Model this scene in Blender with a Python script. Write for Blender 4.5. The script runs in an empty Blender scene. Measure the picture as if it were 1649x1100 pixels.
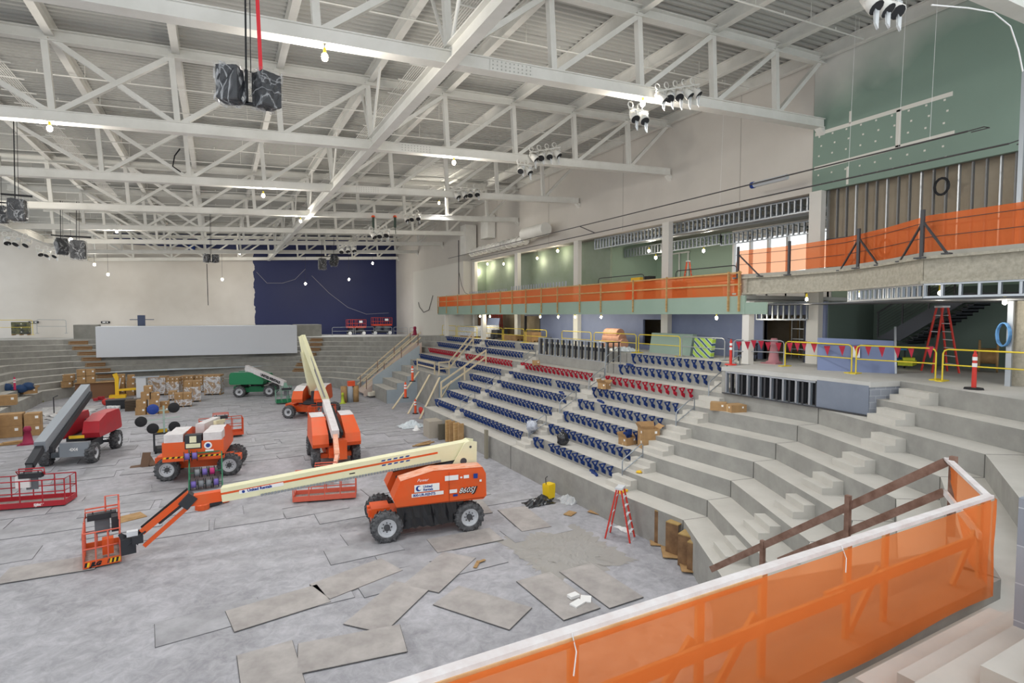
import bpy, math, random
from mathutils import Vector, Matrix
random.seed(7)
C = bpy.context.scene.collection
PI = math.pi
R = math.radians
# ---------- photo calibration: a pixel of the 1649x1100 photo -> a world ray ----------
F_, CX_, CY_, YAW, PIT, CZ = 888.0, 824.5, 550.0, R(28.0), R(2.77), 8.0
def ray(px, py):
    x = (px-CX_)/F_; y = -(py-CY_)/F_
    f = math.cos(PIT)+y*math.sin(PIT); z = -math.sin(PIT)+y*math.cos(PIT)
    return (x*math.cos(YAW)+f*math.sin(YAW), -x*math.sin(YAW)+f*math.cos(YAW), z)
def G(px, py, z=0.0):
    r = ray(px, py); t = (z-CZ)/r[2]; return Vector((r[0]*t, r[1]*t, z))
def atX(px, py, X):
    r = ray(px, py); t = X/r[0]; return Vector((X, r[1]*t, CZ+r[2]*t))
def atY(px, py, Y):
    r = ray(px, py); t = Y/r[1]; return Vector((r[0]*t, Y, CZ+r[2]*t))
# ---------- materials ----------
def lin(c):
    return tuple((v/12.92 if v <= .04045 else ((v+.055)/1.055)**2.4) for v in c)
def hexc(h):
    return lin(tuple(int(h[i:i+2], 16)/255 for i in (0, 2, 4)))
MATS = {}
def mat(name, col, rough=.6, metal=0.0, col2=None, scale=2.0, detail=5.0, bump=0.0, stretch=None, lo=.35, hi=.65, spec=.4, emit=None, estr=0.0, alpha=1.0):
    if name in MATS: return MATS[name]
    m = bpy.data.materials.new(name); m.use_nodes = True
    nt = m.node_tree; b = nt.nodes['Principled BSDF']
    c = hexc(col) if isinstance(col, str) else col
    b.inputs['Base Color'].default_value = (*c, 1)
    b.inputs['Roughness'].default_value = rough; b.inputs['Metallic'].default_value = metal
    b.inputs['Specular IOR Level'].default_value = spec
    if alpha < 1: b.inputs['Alpha'].default_value = alpha
    if emit:
        b.inputs['Emission Color'].default_value = (*hexc(emit), 1); b.inputs['Emission Strength'].default_value = estr
    if col2 or bump:
        tc = nt.nodes.new('ShaderNodeTexCoord'); mp = nt.nodes.new('ShaderNodeMapping')
        nt.links.new(tc.outputs['Object'], mp.inputs[0])
        if stretch: mp.inputs['Scale'].default_value = stretch
        n = nt.nodes.new('ShaderNodeTexNoise'); n.inputs['Scale'].default_value = scale; n.inputs['Detail'].default_value = detail
        n.inputs['Roughness'].default_value = .62
        nt.links.new(mp.outputs[0], n.inputs['Vector'])
        if col2:
            r = nt.nodes.new('ShaderNodeValToRGB')
            r.color_ramp.elements[0].position = lo; r.color_ramp.elements[1].position = hi
            r.color_ramp.elements[0].color = (*c, 1); r.color_ramp.elements[1].color = (*hexc(col2), 1)
            nt.links.new(n.outputs[0], r.inputs[0]); nt.links.new(r.outputs[0], b.inputs['Base Color'])
        if bump:
            bp = nt.nodes.new('ShaderNodeBump'); bp.inputs['Strength'].default_value = bump; bp.inputs['Distance'].default_value = .02
            nt.links.new(n.outputs[0], bp.inputs['Height']); nt.links.new(bp.outputs[0], b.inputs['Normal'])
    MATS[name] = m; return m
# ---------- mesh builder ----------
class MB:
    def __init__(s): s.v = []; s.f = []; s.mi = []; s.cur = 0; s.sm = []; s.smooth = False
    def add(s, vs, fs):
        o = len(s.v); s.v += [tuple(v) for v in vs]
        for f in fs: s.f.append(tuple(i+o for i in f)); s.mi.append(s.cur); s.sm.append(s.smooth)
        return s
    def quad(s, a, b, c, d): return s.add([a, b, c, d], [(0, 1, 2, 3)])
    def poly(s, pts): return s.add(pts, [tuple(range(len(pts)))])
    def box(s, x0, y0, z0, x1, y1, z1):
        return s.add([(x0,y0,z0),(x1,y0,z0),(x1,y1,z0),(x0,y1,z0),(x0,y0,z1),(x1,y0,z1),(x1,y1,z1),(x0,y1,z1)],
                     [(0,3,2,1),(4,5,6,7),(0,1,5,4),(1,2,6,5),(2,3,7,6),(3,0,4,7)])
    def cbox(s, cx, cy, cz, w, d, h, rz=0, taper=1.0):
        c, n = math.cos(rz), math.sin(rz); vs = []
        for zz, k in ((-h/2, 1), (h/2, taper)):
            for sx, sy in ((-1,-1),(1,-1),(1,1),(-1,1)):
                x, y = sx*w/2*k, sy*d/2*k; vs.append((cx+x*c-y*n, cy+x*n+y*c, cz+zz))
        return s.add(vs, [(0,3,2,1),(4,5,6,7),(0,1,5,4),(1,2,6,5),(2,3,7,6),(3,0,4,7)])
    def bar(s, p, q, w, h=None, up=(0,0,1), w2=None, h2=None):
        h = h or w; p = Vector(p); q = Vector(q); d = (q-p).normalized(); up = Vector(up)
        if abs(d.dot(up)) > .99: up = Vector((1,0,0)) if abs(d.x) < .9 else Vector((0,1,0))
        a = d.cross(up).normalized(); b = a.cross(d).normalized(); vs = []
        for c, ww, hh in ((p, w, h), (q, w2 or w, h2 or h)):
            for sx, sy in ((-1,-1),(1,-1),(1,1),(-1,1)): vs.append(c+a*sx*ww/2+b*sy*hh/2)
        return s.add(vs, [(0,1,2,3),(7,6,5,4),(0,4,5,1),(1,5,6,2),(2,6,7,3),(3,7,4,0)])
    def tube(s, pts, r, n=8, caps=True, r2=None):
        pts = [Vector(p) for p in pts]; sm = s.smooth; s.smooth = True; vs = []; N = len(pts); prev = None
        for i, p in enumerate(pts):
            d = (pts[min(i+1, N-1)]-pts[max(i-1, 0)]).normalized()
            up = Vector((0,0,1)) if abs(d.z) < .95 else Vector((1,0,0))
            a = d.cross(up).normalized()
            if prev is not None and a.dot(prev) < 0: a = -a
            b = a.cross(d).normalized(); prev = a
            rr = r if r2 is None else r+(r2-r)*i/(N-1)
            for k in range(n):
                t = 2*PI*k/n; vs.append(p+(a*math.cos(t)+b*math.sin(t))*rr)
        fs = [(i*n+k, i*n+(k+1)%n, (i+1)*n+(k+1)%n, (i+1)*n+k) for i in range(N-1) for k in range(n)]
        s.add(vs, fs); s.smooth = False
        if caps:
            s.add(vs[:n], [tuple(range(n))]); s.add(vs[-n:], [tuple(range(n))[::-1]])
        s.smooth = sm; return s
    def lathe(s, prof, c=(0,0,0), axis=(0,0,1), n=20):
        c = Vector(c); ax = Vector(axis).normalized(); up = Vector((0,0,1)) if abs(ax.z) < .9 else Vector((1,0,0))
        a = ax.cross(up).normalized(); b = ax.cross(a).normalized(); vs = []
        for r, h in prof:
            for k in range(n):
                t = 2*PI*k/n; vs.append(c+ax*h+(a*math.cos(t)+b*math.sin(t))*max(r, 1e-4))
        fs = [(i*n+k, i*n+(k+1)%n, (i+1)*n+(k+1)%n, (i+1)*n+k) for i in range(len(prof)-1) for k in range(n)]
        return s.add(vs, fs)
    def prism(s, pts, ext):
        e = Vector(ext); n = len(pts); vs = [Vector(p) for p in pts]; vs += [v+e for v in vs]
        return s.add(vs, [tuple(range(n))[::-1], tuple(range(n, 2*n))]+[(i, (i+1)%n, (i+1)%n+n, i+n) for i in range(n)])
    def sphere(s, c, r, n=10, m=6, sq=(1,1,1), jit=0):
        prof = []; vs = []; c = Vector(c); sm = s.smooth; s.smooth = True
        for i in range(m+1):
            t = PI*i/m
            for k in range(n):
                q = 2*PI*k/n; j = 1+random.uniform(-jit, jit) if 0 < i < m else 1
                vs.append(c+Vector((math.sin(t)*math.cos(q)*sq[0]*j, math.sin(t)*math.sin(q)*sq[1]*j, math.cos(t)*sq[2]))*r)
        s.add(vs, [(i*n+k, (i+1)*n+k, (i+1)*n+(k+1)%n, i*n+(k+1)%n) for i in range(m) for k in range(n)]); s.smooth = sm; return s
    def mesh(s, name, mats):
        me = bpy.data.meshes.new(name); me.from_pydata(s.v, [], s.f)
        for m in (mats if isinstance(mats, (list, tuple)) else [mats]): me.materials.append(m)
        me.polygons.foreach_set('material_index', s.mi); me.polygons.foreach_set('use_smooth', s.sm)
        me.update(); return me
    def build(s, name, mats, parent=None, **kw):
        o = bpy.data.objects.new(name, s.mesh(name, mats)); C.objects.link(o)
        if parent is not None: o.parent = parent
        tag(o, **kw); return o
def tag(o, label=None, cat=None, group=None, kind=None):
    if label: o['label'] = label
    if cat: o['category'] = cat
    if group: o['group'] = group
    if kind: o['kind'] = kind
    return o
def empty(name, loc=(0,0,0), rz=0.0, **kw):
    o = bpy.data.objects.new(name, None); C.objects.link(o); o.location = loc; o.rotation_euler = (0,0,rz)
    o.empty_display_size = .2; tag(o, **kw); return o
KIDS = {}
def copy_tree(o, parent=None, loc=None, rz=None, **kw):
    c = o.copy(); C.objects.link(c)
    if parent is not None: c.parent = parent
    if loc is not None: c.location = loc
    if rz is not None: c.rotation_euler = (0, 0, rz)
    tag(c, **kw)
    for ch in list(o.children):
        copy_tree(ch, c)
    return c
def S(name, mb, m): return mb.build(name, m, kind='structure')
# text made of real letter meshes (Blender's built-in font), laid on a plane: right = dirx, up = diry
def text(name, s, m, origin, dirx, diry, size, parent=None, bold=0.0, shear=0.0):
    cu = bpy.data.curves.new(name, 'FONT'); cu.body = s; cu.size = size; cu.extrude = .002; cu.offset = bold; cu.shear = shear
    cu.resolution_u = 2
    tmp = bpy.data.objects.new(name+'_t', cu); C.objects.link(tmp)
    dg = bpy.context.evaluated_depsgraph_get(); dg.update()
    me = bpy.data.meshes.new_from_object(tmp.evaluated_get(dg)); C.objects.unlink(tmp)
    me.materials.clear(); me.materials.append(m)
    X = Vector(dirx).normalized(); Y = Vector(diry).normalized(); Z = X.cross(Y)
    M = Matrix(((X.x, Y.x, Z.x, origin[0]), (X.y, Y.y, Z.y, origin[1]), (X.z, Y.z, Z.z, origin[2]), (0,0,0,1)))
    me.transform(M)
    o = bpy.data.objects.new(name, me); C.objects.link(o)
    if parent is not None: o.parent = parent
    return o
# palette
WHITE = mat('white_paint', 'e9e8e3', .5, col2='dddcd6', scale=.8)
WHITE2 = mat('deck_paint', 'bfbfbb', .6)
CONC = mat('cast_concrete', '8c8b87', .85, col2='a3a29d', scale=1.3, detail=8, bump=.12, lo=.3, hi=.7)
TREADM = mat('concrete_tread_lit', 'bdbab3', .85, col2='ccc9c2', scale=.9, detail=8, bump=.1, lo=.3, hi=.7)  # same concrete as the risers, top light put into the paler colour
SLAB = mat('concourse_slab', 'b2b2ae', .8, col2='c6c6c4', scale=.5, detail=7, lo=.3, hi=.7)
BEIGE = mat('beige_wall_paint', 'cbc6bf', .8, col2='d2cdc6', scale=.3)
DRYG = mat('green_drywall', '8fa398', .8, col2='9aada2', scale=.4)
BLUEW = mat('blue_primer', '76809f', .7, col2='838dab', scale=.4)
STEEL = mat('galvanised_steel', 'b9bfc6', .35, .75)
DSTEEL = mat('dark_steel', '4a4b4f', .5, .4)
WOOD = mat('raw_lumber', 'c8a877', .75, col2='b08a58', scale=3, stretch=(1,1,6))
OLDWOOD = mat('weathered_lumber', '76584a', .8, col2='94776a', scale=4)
PLY = mat('plywood', 'b69468', .8, col2='9b7a50', scale=2)
YEL = mat('yellow_paint', 'e6cf3e', .45)
RED = mat('red_plastic', 'd23a30', .5)
BLACK = mat('black_rubber', '26272a', .8)
DARK = mat('dark_metal', '33353a', .6)
CARD = mat('cardboard', 'b08d62', .85, col2='a1805a', scale=3)
WHITEP = mat('white_plastic', 'f1f1f1', .4)
# ================= camera, world =================
cam = bpy.data.cameras.new('camera'); cam.sensor_width = 36; cam.lens = 36*F_/1649; cam.clip_end = 400
co = bpy.data.objects.new('camera', cam); C.objects.link(co); co.location = (0, 0, CZ)
co.rotation_euler = (R(90)-PIT, 0, -YAW); bpy.context.scene.camera = co
sc = bpy.context.scene
w = bpy.data.worlds.new('daylight'); sc.world = w; w.use_nodes = True
w.node_tree.nodes['Background'].inputs[0].default_value = (.93, .97, 1.0, 1); w.node_tree.nodes['Background'].inputs[1].default_value = 1.35
sc.view_settings.view_transform = 'Standard'; sc.view_settings.look = 'None'; sc.view_settings.gamma = 1
sc.view_settings.exposure = .42; sc.view_settings.use_curve_mapping = False
# ================= floor =================
def floor_mat():
    m = bpy.data.materials.new('dusty_floor'); m.use_nodes = True; nt = m.node_tree; b = nt.nodes['Principled BSDF']; L = nt.links.new
    tc = nt.nodes.new('ShaderNodeTexCoord')
    n1 = nt.nodes.new('ShaderNodeTexNoise'); n1.inputs['Scale'].default_value = .35; n1.inputs['Detail'].default_value = 9; n1.inputs['Roughness'].default_value = .7; n1.inputs['Distortion'].default_value = 1.2
    n2 = nt.nodes.new('ShaderNodeTexNoise'); n2.inputs['Scale'].default_value = 2.5; n2.inputs['Detail'].default_value = 9; n2.inputs['Roughness'].default_value = .75; n2.inputs['Distortion'].default_value = .8
    for n in (n1, n2): L(tc.outputs['Object'], n.inputs['Vector'])
    r1 = nt.nodes.new('ShaderNodeValToRGB'); e = r1.color_ramp.elements
    e[0].position = .36; e[0].color = (*hexc('83838b'), 1); e[1].position = .66; e[1].color = (*hexc('b7b7c0'), 1)
    r2 = nt.nodes.new('ShaderNodeValToRGB'); e = r2.color_ramp.elements
    e[0].position = .4; e[0].color = (*hexc('98989b'), 1); e[1].position = .68; e[1].color = (*hexc('d0d0d3'), 1)
    L(n1.outputs[0], r1.inputs[0]); L(n2.outputs[0], r2.inputs[0])
    mx = nt.nodes.new('ShaderNodeMix'); mx.data_type = 'RGBA'; mx.inputs[0].default_value = .45
    L(r1.outputs[0], mx.inputs[6]); L(r2.outputs[0], mx.inputs[7])
    L(mx.outputs[2], b.inputs['Base Color']); b.inputs['Roughness'].default_value = .55; b.inputs['Specular IOR Level'].default_value = .3
    bp = nt.nodes.new('ShaderNodeBump'); bp.inputs['Strength'].default_value = .25; bp.inputs['Distance'].default_value = .02
    L(n2.outputs[0], bp.inputs['Height']); L(bp.outputs[0], b.inputs['Normal']); return m
FLOORM = floor_mat()
mb = MB(); mb.quad((-30,-8,0),(36,-8,0),(36,90,0),(-30,90,0)); S('floor', mb, FLOORM)
# ================= seating bowl =================
NK = 9
ST = []   # (x0,y0, vx,vy, h0, rise)  front wall foot, step per row, first wall height, riser
ST.append((11.16, 9.47, .84, -.54, 1.23, .57))
ST.append((13.4, 13.15, .925, -.16, 1.23, .57))
for y in (16.0, 25.0, 34.0, 38.6, 38.9, 43.2, 48.9, 53.9): ST.append((13.22, y, .95, 0, 1.23, .57))
ST.append((12.95, 57.3, .93, .12, 1.18, .565))
for a in ((12.3,59.2,.86,.30,1.1,.55),(10.5,64.4,.66,.58,.95,.54),(6,67.2,.36,.8,.9,.54),(1.5,68.6,.15,.85,.9,.54),(-5,69.4,-.05,.86,.9,.54),
          (-12.1,68.7,-.35,.84,.9,.555),(-14.4,64.5,-.72,.62,1.0,.57),(-14.2,56,-.9,.1,1.1,.58),(-13.6,48,-.93,0,1.2,.58),(-13.6,14,-.93,0,1.2,.58)): ST.append(a)
def rp(st, k, z=None): return (st[0]+st[2]*k, st[1]+st[3]*k, (st[4]+st[5]*k) if z is None else z)
c3 = lambda k: (8.2+.2167*k, 8.1-.908*k)
VX = 10.65
def start(k):
    a = rp(ST[0], k); b = c3(k)
    t = (VX-a[0])/(b[0]-a[0]); return (VX, a[1]+(b[1]-a[1])*t)
GAP = {0: (5, 8), 1: (5, 8), 2: (5, 8), 3: (6, 7), 4: (6, 7)}   # station index ranges that are open (vomitory)
def Z(k): return 1.23+.57*k
def poly(k):
    P = []
    if k < 5: s = start(k); P.append((s[0], s[1], Z(k)))
    else:
        c = c3(k); y5 = 3.5-.92*(k-5)
        P += [(-6, y5, Z(k)), (c[0], max(y5, c[1]), Z(k)) if k == 5 else (c[0], y5, Z(k))]
    return P+[rp(s, k) for s in ST]
for k in range(NK):
    mb = MB(); P = poly(k); off = len(P)-len(ST)
    g = GAP.get(k)
    nx = poly(k+1) if k < NK-1 else None
    for i in range(len(P)-1):
        j = i-off
        if g and g[0] <= j < g[1] or (j == 9 and k < 5): continue
        a, b = P[i], P[i+1]
        za = Z(k-1) if k else 0
        def lowz(q, idx):
            if k == 0: return 0
            if idx < off: return Z(k-1)
            return rp(ST[idx-off], k-1)[2]
        base_a = lowz(a, i); base_b = lowz(b, i+1)
        if k in (3,) and 5 <= j < 8: base_a = base_b = 0
        if k == 5 and (6 <= j < 7 or j == 9): base_a = base_b = 0
        if k == 5 and i < off: base_a = base_b = 0   # head wall of the near vomitory
        mb.quad((a[0],a[1],base_a),(b[0],b[1],base_b),b,a)
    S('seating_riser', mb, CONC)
    mb = MB()
    if nx:
        offn = len(nx)-len(ST)
        for i in range(len(ST)-1):
            if g and g[0] <= i < g[1] or (i == 9 and k < 5): continue
            a, b = P[i+off], P[i+1+off]; c, d = nx[i+offn+1], nx[i+offn]
            mb.quad(a, b, (c[0],c[1],b[2]), (d[0],d[1],a[2]))
        if k < 4: a = P[0]; d = nx[0]; mb.quad(a, P[1], (nx[1][0],nx[1][1],Z(k)), (d[0],d[1],Z(k)))
        elif k == 4:
            t = start(5); mb.quad(P[0], P[1], (nx[off+1][0],nx[off+1][1],Z(k)), (t[0],t[1],Z(k)))
        else:
            for i in range(2): mb.quad(P[i], P[i+1], (nx[i+1][0],nx[i+1][1],Z(k)), (nx[i][0],nx[i][1],Z(k)))
    else:
        for i in range(len(P)-1):
            a, b = P[i], P[i+1]
            def outp(q, idx):
                if idx < off: return (q[0], q[1]-7, q[2])
                s = ST[idx-off]; L = math.hypot(s[2], s[3]); m_ = 15 if idx-off < 12 else 9
                return (q[0]+s[2]/L*m_, q[1]+s[3]/L*m_, q[2])
            mb.quad(a, b, outp(b, i+1), outp(a, i))
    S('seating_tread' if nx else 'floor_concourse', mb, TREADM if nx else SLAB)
JT = mat('joint_line', '5c5b58', .9); mb = MB()
for k in range(NK):
    for si in (0, 1, 3, 4):
        p = rp(ST[si], k); z0 = (rp(ST[si], k-1)[2] if k else 0); mb.box(p[0]-.014, p[1]-.012, z0+.002, p[0]+.006, p[1]+.012, p[2]-.003)
        if k < NK-1:
            q = rp(ST[si], k+1); mb.bar((p[0]+.01, p[1], p[2]+.001), (q[0]-.01, q[1], p[2]+.001), .018, .004)
S('trim_6', mb, JT)
# side walls of the openings
mb = MB()
for (y, ks) in ((38.6, range(0, 3)), (48.9, range(0, 3)), (38.9, (3, 4)), (43.2, (3, 4))):
    for k in ks:
        x0 = 13.22+.95*k; mb.box(x0, y-.06, 0, x0+.95, y+.06, Z(k)-.004)
for k in range(5): x0 = 12.95+.93*k; mb.box(x0, 57.3+.12*k-.06, 0, x0+.93, 57.36+.12*k, Z(k)-.05)
mb.prism([(13.2,53.85,0),(18.0,53.85,0),(18.0,53.85,4.9),(13.6,53.85,2.1),(13.2,53.85,1.7)], (0,.12,0))
S('wall_far_vomitory', mb, mat('painted_block', 'a9b4bc', .8, col2='9ca8b1', scale=.6))
mb = MB()   # east wall of the near vomitory, sloping top
pts = [(VX, 9.25, 0), (VX, 9.25, 1.3), (VX, 4.25, 4.28), (VX, 4.25, 0)]
mb.prism(pts, (-.2, 0, 0)); S('wall_near_vomitory', mb, CONC)
# raised kerb over the head wall
mb = MB(); mb.box(-6, 3.4, 3.9, 9.45, 3.85, 4.36); mb.prism([(9.45,3.4,3.9),(10.75,4.2,3.9),(10.5,4.5,3.9),(9.3,3.85,3.9)], (0,0,.46)); S('trim_kerb', mb, CONC)
# west side rows of the near end (left of the opening)
mb = MB()
for k in range(5):
    y = 8.1-.92*k; mb.quad((-6,y,Z(k-1) if k else 0),(3.6,y,Z(k-1) if k else 0),(3.6,y,Z(k)),(-6,y,Z(k)))
    mb.quad((-6,y,Z(k)),(3.6,y,Z(k)),(3.6,y-.92,Z(k)),(-6,y-.92,Z(k)))
    mb.quad((3.6,y,0),(3.6,y-.92,0),(3.6,y-.92,Z(k)),(3.6,y,Z(k)))
S('seating_riser', mb, CONC)
# ================= aisle step blocks =================
def stepblock(mb, p, d, back, w, z):   # p = foot of riser centre, d = dir towards arena, along = perpendicular
    d = Vector((d[0], d[1], 0)).normalized(); a = Vector((-d.y, d.x, 0)); p = Vector((p[0], p[1], 0))
    for dep, h0, h1 in ((.62, 0, .19), (.31, .19, .38)):
        vs = [p-a*w/2-d*.01, p+a*w/2-d*.01, p+a*w/2+d*dep, p-a*w/2+d*dep]
        mb.prism([(v.x, v.y, z+h0) for v in vs], (0, 0, h1-h0))
NB = {}
for yc, ks, wid in ((16.9, range(1, 9), 1.15), (24.55, range(1, 7), 1.0), (33.75, range(1, 9), 1.0), (44.2, range(6, 9), 1.0)):
    for k in ks:
        mb = MB(); stepblock(mb, (13.22+.95*k, yc), (-1, 0), None, wid, Z(k-1)); S('aisle_step', mb, TREADM)
        NB[(yc, k)] = 1
for k, (px, py, wpx) in {1:(1195,895,0),2:(1228,858,0),3:(1268,825,0),4:(1312,788,0),5:(1362,755,0),6:(1412,722,0)}.items():
    p1 = Vector(rp(ST[0], k)); p2 = Vector(rp(ST[1], k)); d = (p2-p1); d.z = 0; u = d.normalized(); nrm = Vector((-u.y, u.x, 0))
    # the point of the riser foot nearest to the pixel
    q = G(px, py, Z(k-1)); t = (q-p1).dot(u); foot = p1+u*t
    mb = MB(); stepblock(mb, foot, (nrm.x, nrm.y), None, 1.0, Z(k-1)); S('aisle_step', mb, TREADM)
for k in (7, 8):
    q = G({7: 1452, 8: 1505}[k], {7: 680, 8: 648}[k], Z(k-1)); p1 = Vector(rp(ST[0], k)); p2 = Vector(rp(ST[1], k)); d = (p2-p1); d.z = 0; u = d.normalized(); nrm = Vector((-u.y, u.x, 0))
    foot = p1+u*((q-p1).dot(u)); mb = MB(); stepblock(mb, foot, (nrm.x, nrm.y), None, 1.2, Z(k-1)); S('aisle_step', mb, TREADM)
# near aisle (bottom right corner)
for k, x0, x1 in ((6, 5.7, 6.6), (7, 6.0, 5.3), (8, 6.3, 5.3)):
    y = 3.5-.92*(k-5)
    for (dep, h0, h1, xo) in ((.62, 0, .19, 0), (.31, .19, .38, .16)):
        mb = MB(); mb.box(x0+xo, y-.01, Z(k-1)+h0, x1+2, y+dep, Z(k-1)+h1); S('aisle_step', mb, TREADM)
# ================= walls =================
XW = 23.8
def back_mat():
    m = bpy.data.materials.new('half_painted_wall'); m.use_nodes = True; nt = m.node_tree; b = nt.nodes['Principled BSDF']; L = nt.links.new
    tc = nt.nodes.new('ShaderNodeTexCoord'); sp = nt.nodes.new('ShaderNodeSeparateXYZ'); L(tc.outputs['Object'], sp.inputs[0])
    n = nt.nodes.new('ShaderNodeTexNoise'); n.inputs['Scale'].default_value = .9; L(tc.outputs['Object'], n.inputs['Vector'])
    a = nt.nodes.new('ShaderNodeMath'); a.operation = 'MULTIPLY_ADD'; L(n.outputs[0], a.inputs[0]); a.inputs[1].default_value = .9; L(sp.outputs[0], a.inputs[2])
    g = nt.nodes.new('ShaderNodeMath'); g.operation = 'GREATER_THAN'; L(a.outputs[0], g.inputs[0]); g.inputs[1].default_value = 4.75
    h = nt.nodes.new('ShaderNodeMath'); h.operation = 'GREATER_THAN'; L(sp.outputs[2], h.inputs[0]); h.inputs[1].default_value = 16.6
    x2 = nt.nodes.new('ShaderNodeMath'); x2.operation = 'GREATER_THAN'; L(sp.outputs[0], x2.inputs[0]); x2.inputs[1].default_value = -11
    hm = nt.nodes.new('ShaderNodeMath'); hm.operation = 'MULTIPLY'; L(h.outputs[0], hm.inputs[0]); L(x2.outputs[0], hm.inputs[1])
    mxx = nt.nodes.new('ShaderNodeMath'); mxx.operation = 'MAXIMUM'; L(g.outputs[0], mxx.inputs[0]); L(hm.outputs[0], mxx.inputs[1])
    mx = nt.nodes.new('ShaderNodeMix'); mx.data_type = 'RGBA'; L(mxx.outputs[0], mx.inputs[0])
    n2 = nt.nodes.new('ShaderNodeTexNoise'); n2.inputs['Scale'].default_value = .25; n2.inputs['Detail'].default_value = 6; L(tc.outputs['Object'], n2.inputs['Vector'])
    r = nt.nodes.new('ShaderNodeValToRGB'); e = r.color_ramp.elements; e[0].position = .35; e[1].position = .65
    e[0].color = (*hexc('cfc9c1'), 1); e[1].color = (*hexc('dcd7d0'), 1); L(n2.outputs[0], r.inputs[0])
    L(r.outputs[0], mx.inputs[6]); mx.inputs[7].default_value = (*hexc('1f2857'), 1)
    L(mx.outputs[2], b.inputs['Base Color']); b.inputs['Roughness'].default_value = .5; return m
mb = MB(); mb.box(-30, 82, 0, 26, 82.4, 20.5); S('wall_back', mb, back_mat())
mb = MB(); mb.box(XW, 53.5, 5, XW+.4, 82, 13.5); mb.box(XW, 15.9, 13.5, XW+.4, 82, 20.2)
S('wall_right', mb, BEIGE)
mb = MB(); mb.box(22.7, 53.5, 5.2, XW-.002, 70.4, 13.6); S('wall_right_furring', mb, mat('cream_wall_paint', 'd9d6ce', .8))
for y in (19.8, 29.1, 38.4, 47.8, 57.1):   # vertical panel joints
    mb = MB(); mb.box(XW-.012, y, 13.6, XW-.001, y+.04, 19.4); S('trim_1', mb, mat('joint_shadow', 'b3aea8', .8))  # joint strips in a darker grey than the wall
def green_mat():
    m = bpy.data.materials.new('green_board_overspray'); m.use_nodes = True; nt = m.node_tree; b = nt.nodes['Principled BSDF']; L = nt.links.new
    tc = nt.nodes.new('ShaderNodeTexCoord'); sp = nt.nodes.new('ShaderNodeSeparateXYZ'); L(tc.outputs['Object'], sp.inputs[0])
    n = nt.nodes.new('ShaderNodeTexNoise'); n.inputs['Scale'].default_value = .5; n.inputs['Detail'].default_value = 3; L(tc.outputs['Object'], n.inputs['Vector'])
    a = nt.nodes.new('ShaderNodeMath'); a.operation = 'MULTIPLY_ADD'; L(n.outputs[0], a.inputs[0]); a.inputs[1].default_value = 2.6; L(sp.outputs[2], a.inputs[2])
    y = nt.nodes.new('ShaderNodeMath'); y.operation = 'MULTIPLY_ADD'; L(sp.outputs[1], y.inputs[0]); y.inputs[1].default_value = .32; L(a.outputs[0], y.inputs[2])
    mr = nt.nodes.new('ShaderNodeMapRange'); mr.inputs[1].default_value = 22.6; mr.inputs[2].default_value = 25.2; L(y.outputs[0], mr.inputs[0])
    mx = nt.nodes.new('ShaderNodeMix'); mx.data_type = 'RGBA'; L(mr.outputs[0], mx.inputs[0])
    mx.inputs[6].default_value = (*hexc('80968a'), 1); mx.inputs[7].default_value = (*hexc('cfcec9'), 1)
    L(mx.outputs[2], b.inputs['Base Color']); b.inputs['Roughness'].default_value = .7; return m
mb = MB(); mb.box(XW-.02, -4, 13.5, XW+.15, 15.88, 20.2); gw = S('wall_right_green', mb, green_mat())
MUD = mat('joint_compound', 'dcdad2', .8)
mb = MB(); x = XW-.024
for (y0, z0, y1, z1, wd) in ((15.8,16.05,10.55,16.05,.16),(15.8,14.55,10.45,14.62,.16),(12.35,14.6,12.35,16.05,.18),(14.3,13.55,14.3,14.3,.1),(14.25,16.1,14.25,16.6,.1)):
    mb.bar((x, y0, z0), (x, y1, z1), wd, .006, up=(1,0,0))
mb.cur = 0
for i in range(9):
    for j in range(7):
        yy = 15.5-i*.6; zz = 13.8+j*.42
        if 14.45 < zz < 14.75 or zz > 16.3 or abs(yy-12.35) < .15: continue
        mb.cbox(x, yy+(j%2)*.1, zz, .006, .07, .07)
mb.build('joint_compound', MUD, gw)
# concourse level wall (blue primer) with openings, column line at XW
mb = MB()
def wseg(y0, y1, z0, z1): mb.box(XW+.15, y0, z0, XW+.3, y1, z1)
wseg(18.3, 25.2, 5.2, 8.6); wseg(27.2, 40.0, 5.2, 8.6); wseg(25.2, 27.2, 5.2, 6.1); wseg(25.2, 27.2, 7.7, 8.6)
wseg(16.2, 18.3, 8.0, 8.6); wseg(15.2, 16.2, 5.2, 8.6); wseg(40.0, 42.6, 7.9, 8.6)
S('wall_concourse', mb, BLUEW)
mb = MB(); mb.box(XW+1.6, 40, 5.2, XW+1.7, 54, 8.6); mb.box(XW+3.2, 15.2, 5.2, XW+3.3, 54, 8.62); mb.box(XW+.3, 53.9, 5.2, XW+3.3, 54, 8.62); S('wall_inner', mb, mat('tan_sheathing', 'a89a86', .8, col2='95876f', scale=.8))
# green wall under the stair, right
mb = MB(); mb.box(27.6, -4, 5, 27.8, 15.2, 9.2); mb.box(XW+.3, 15.15, 5.2, 27.6, 15.3, 8.6); S('wall_stair_back', mb, mat('dark_green_board', '67776f', .8))
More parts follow.
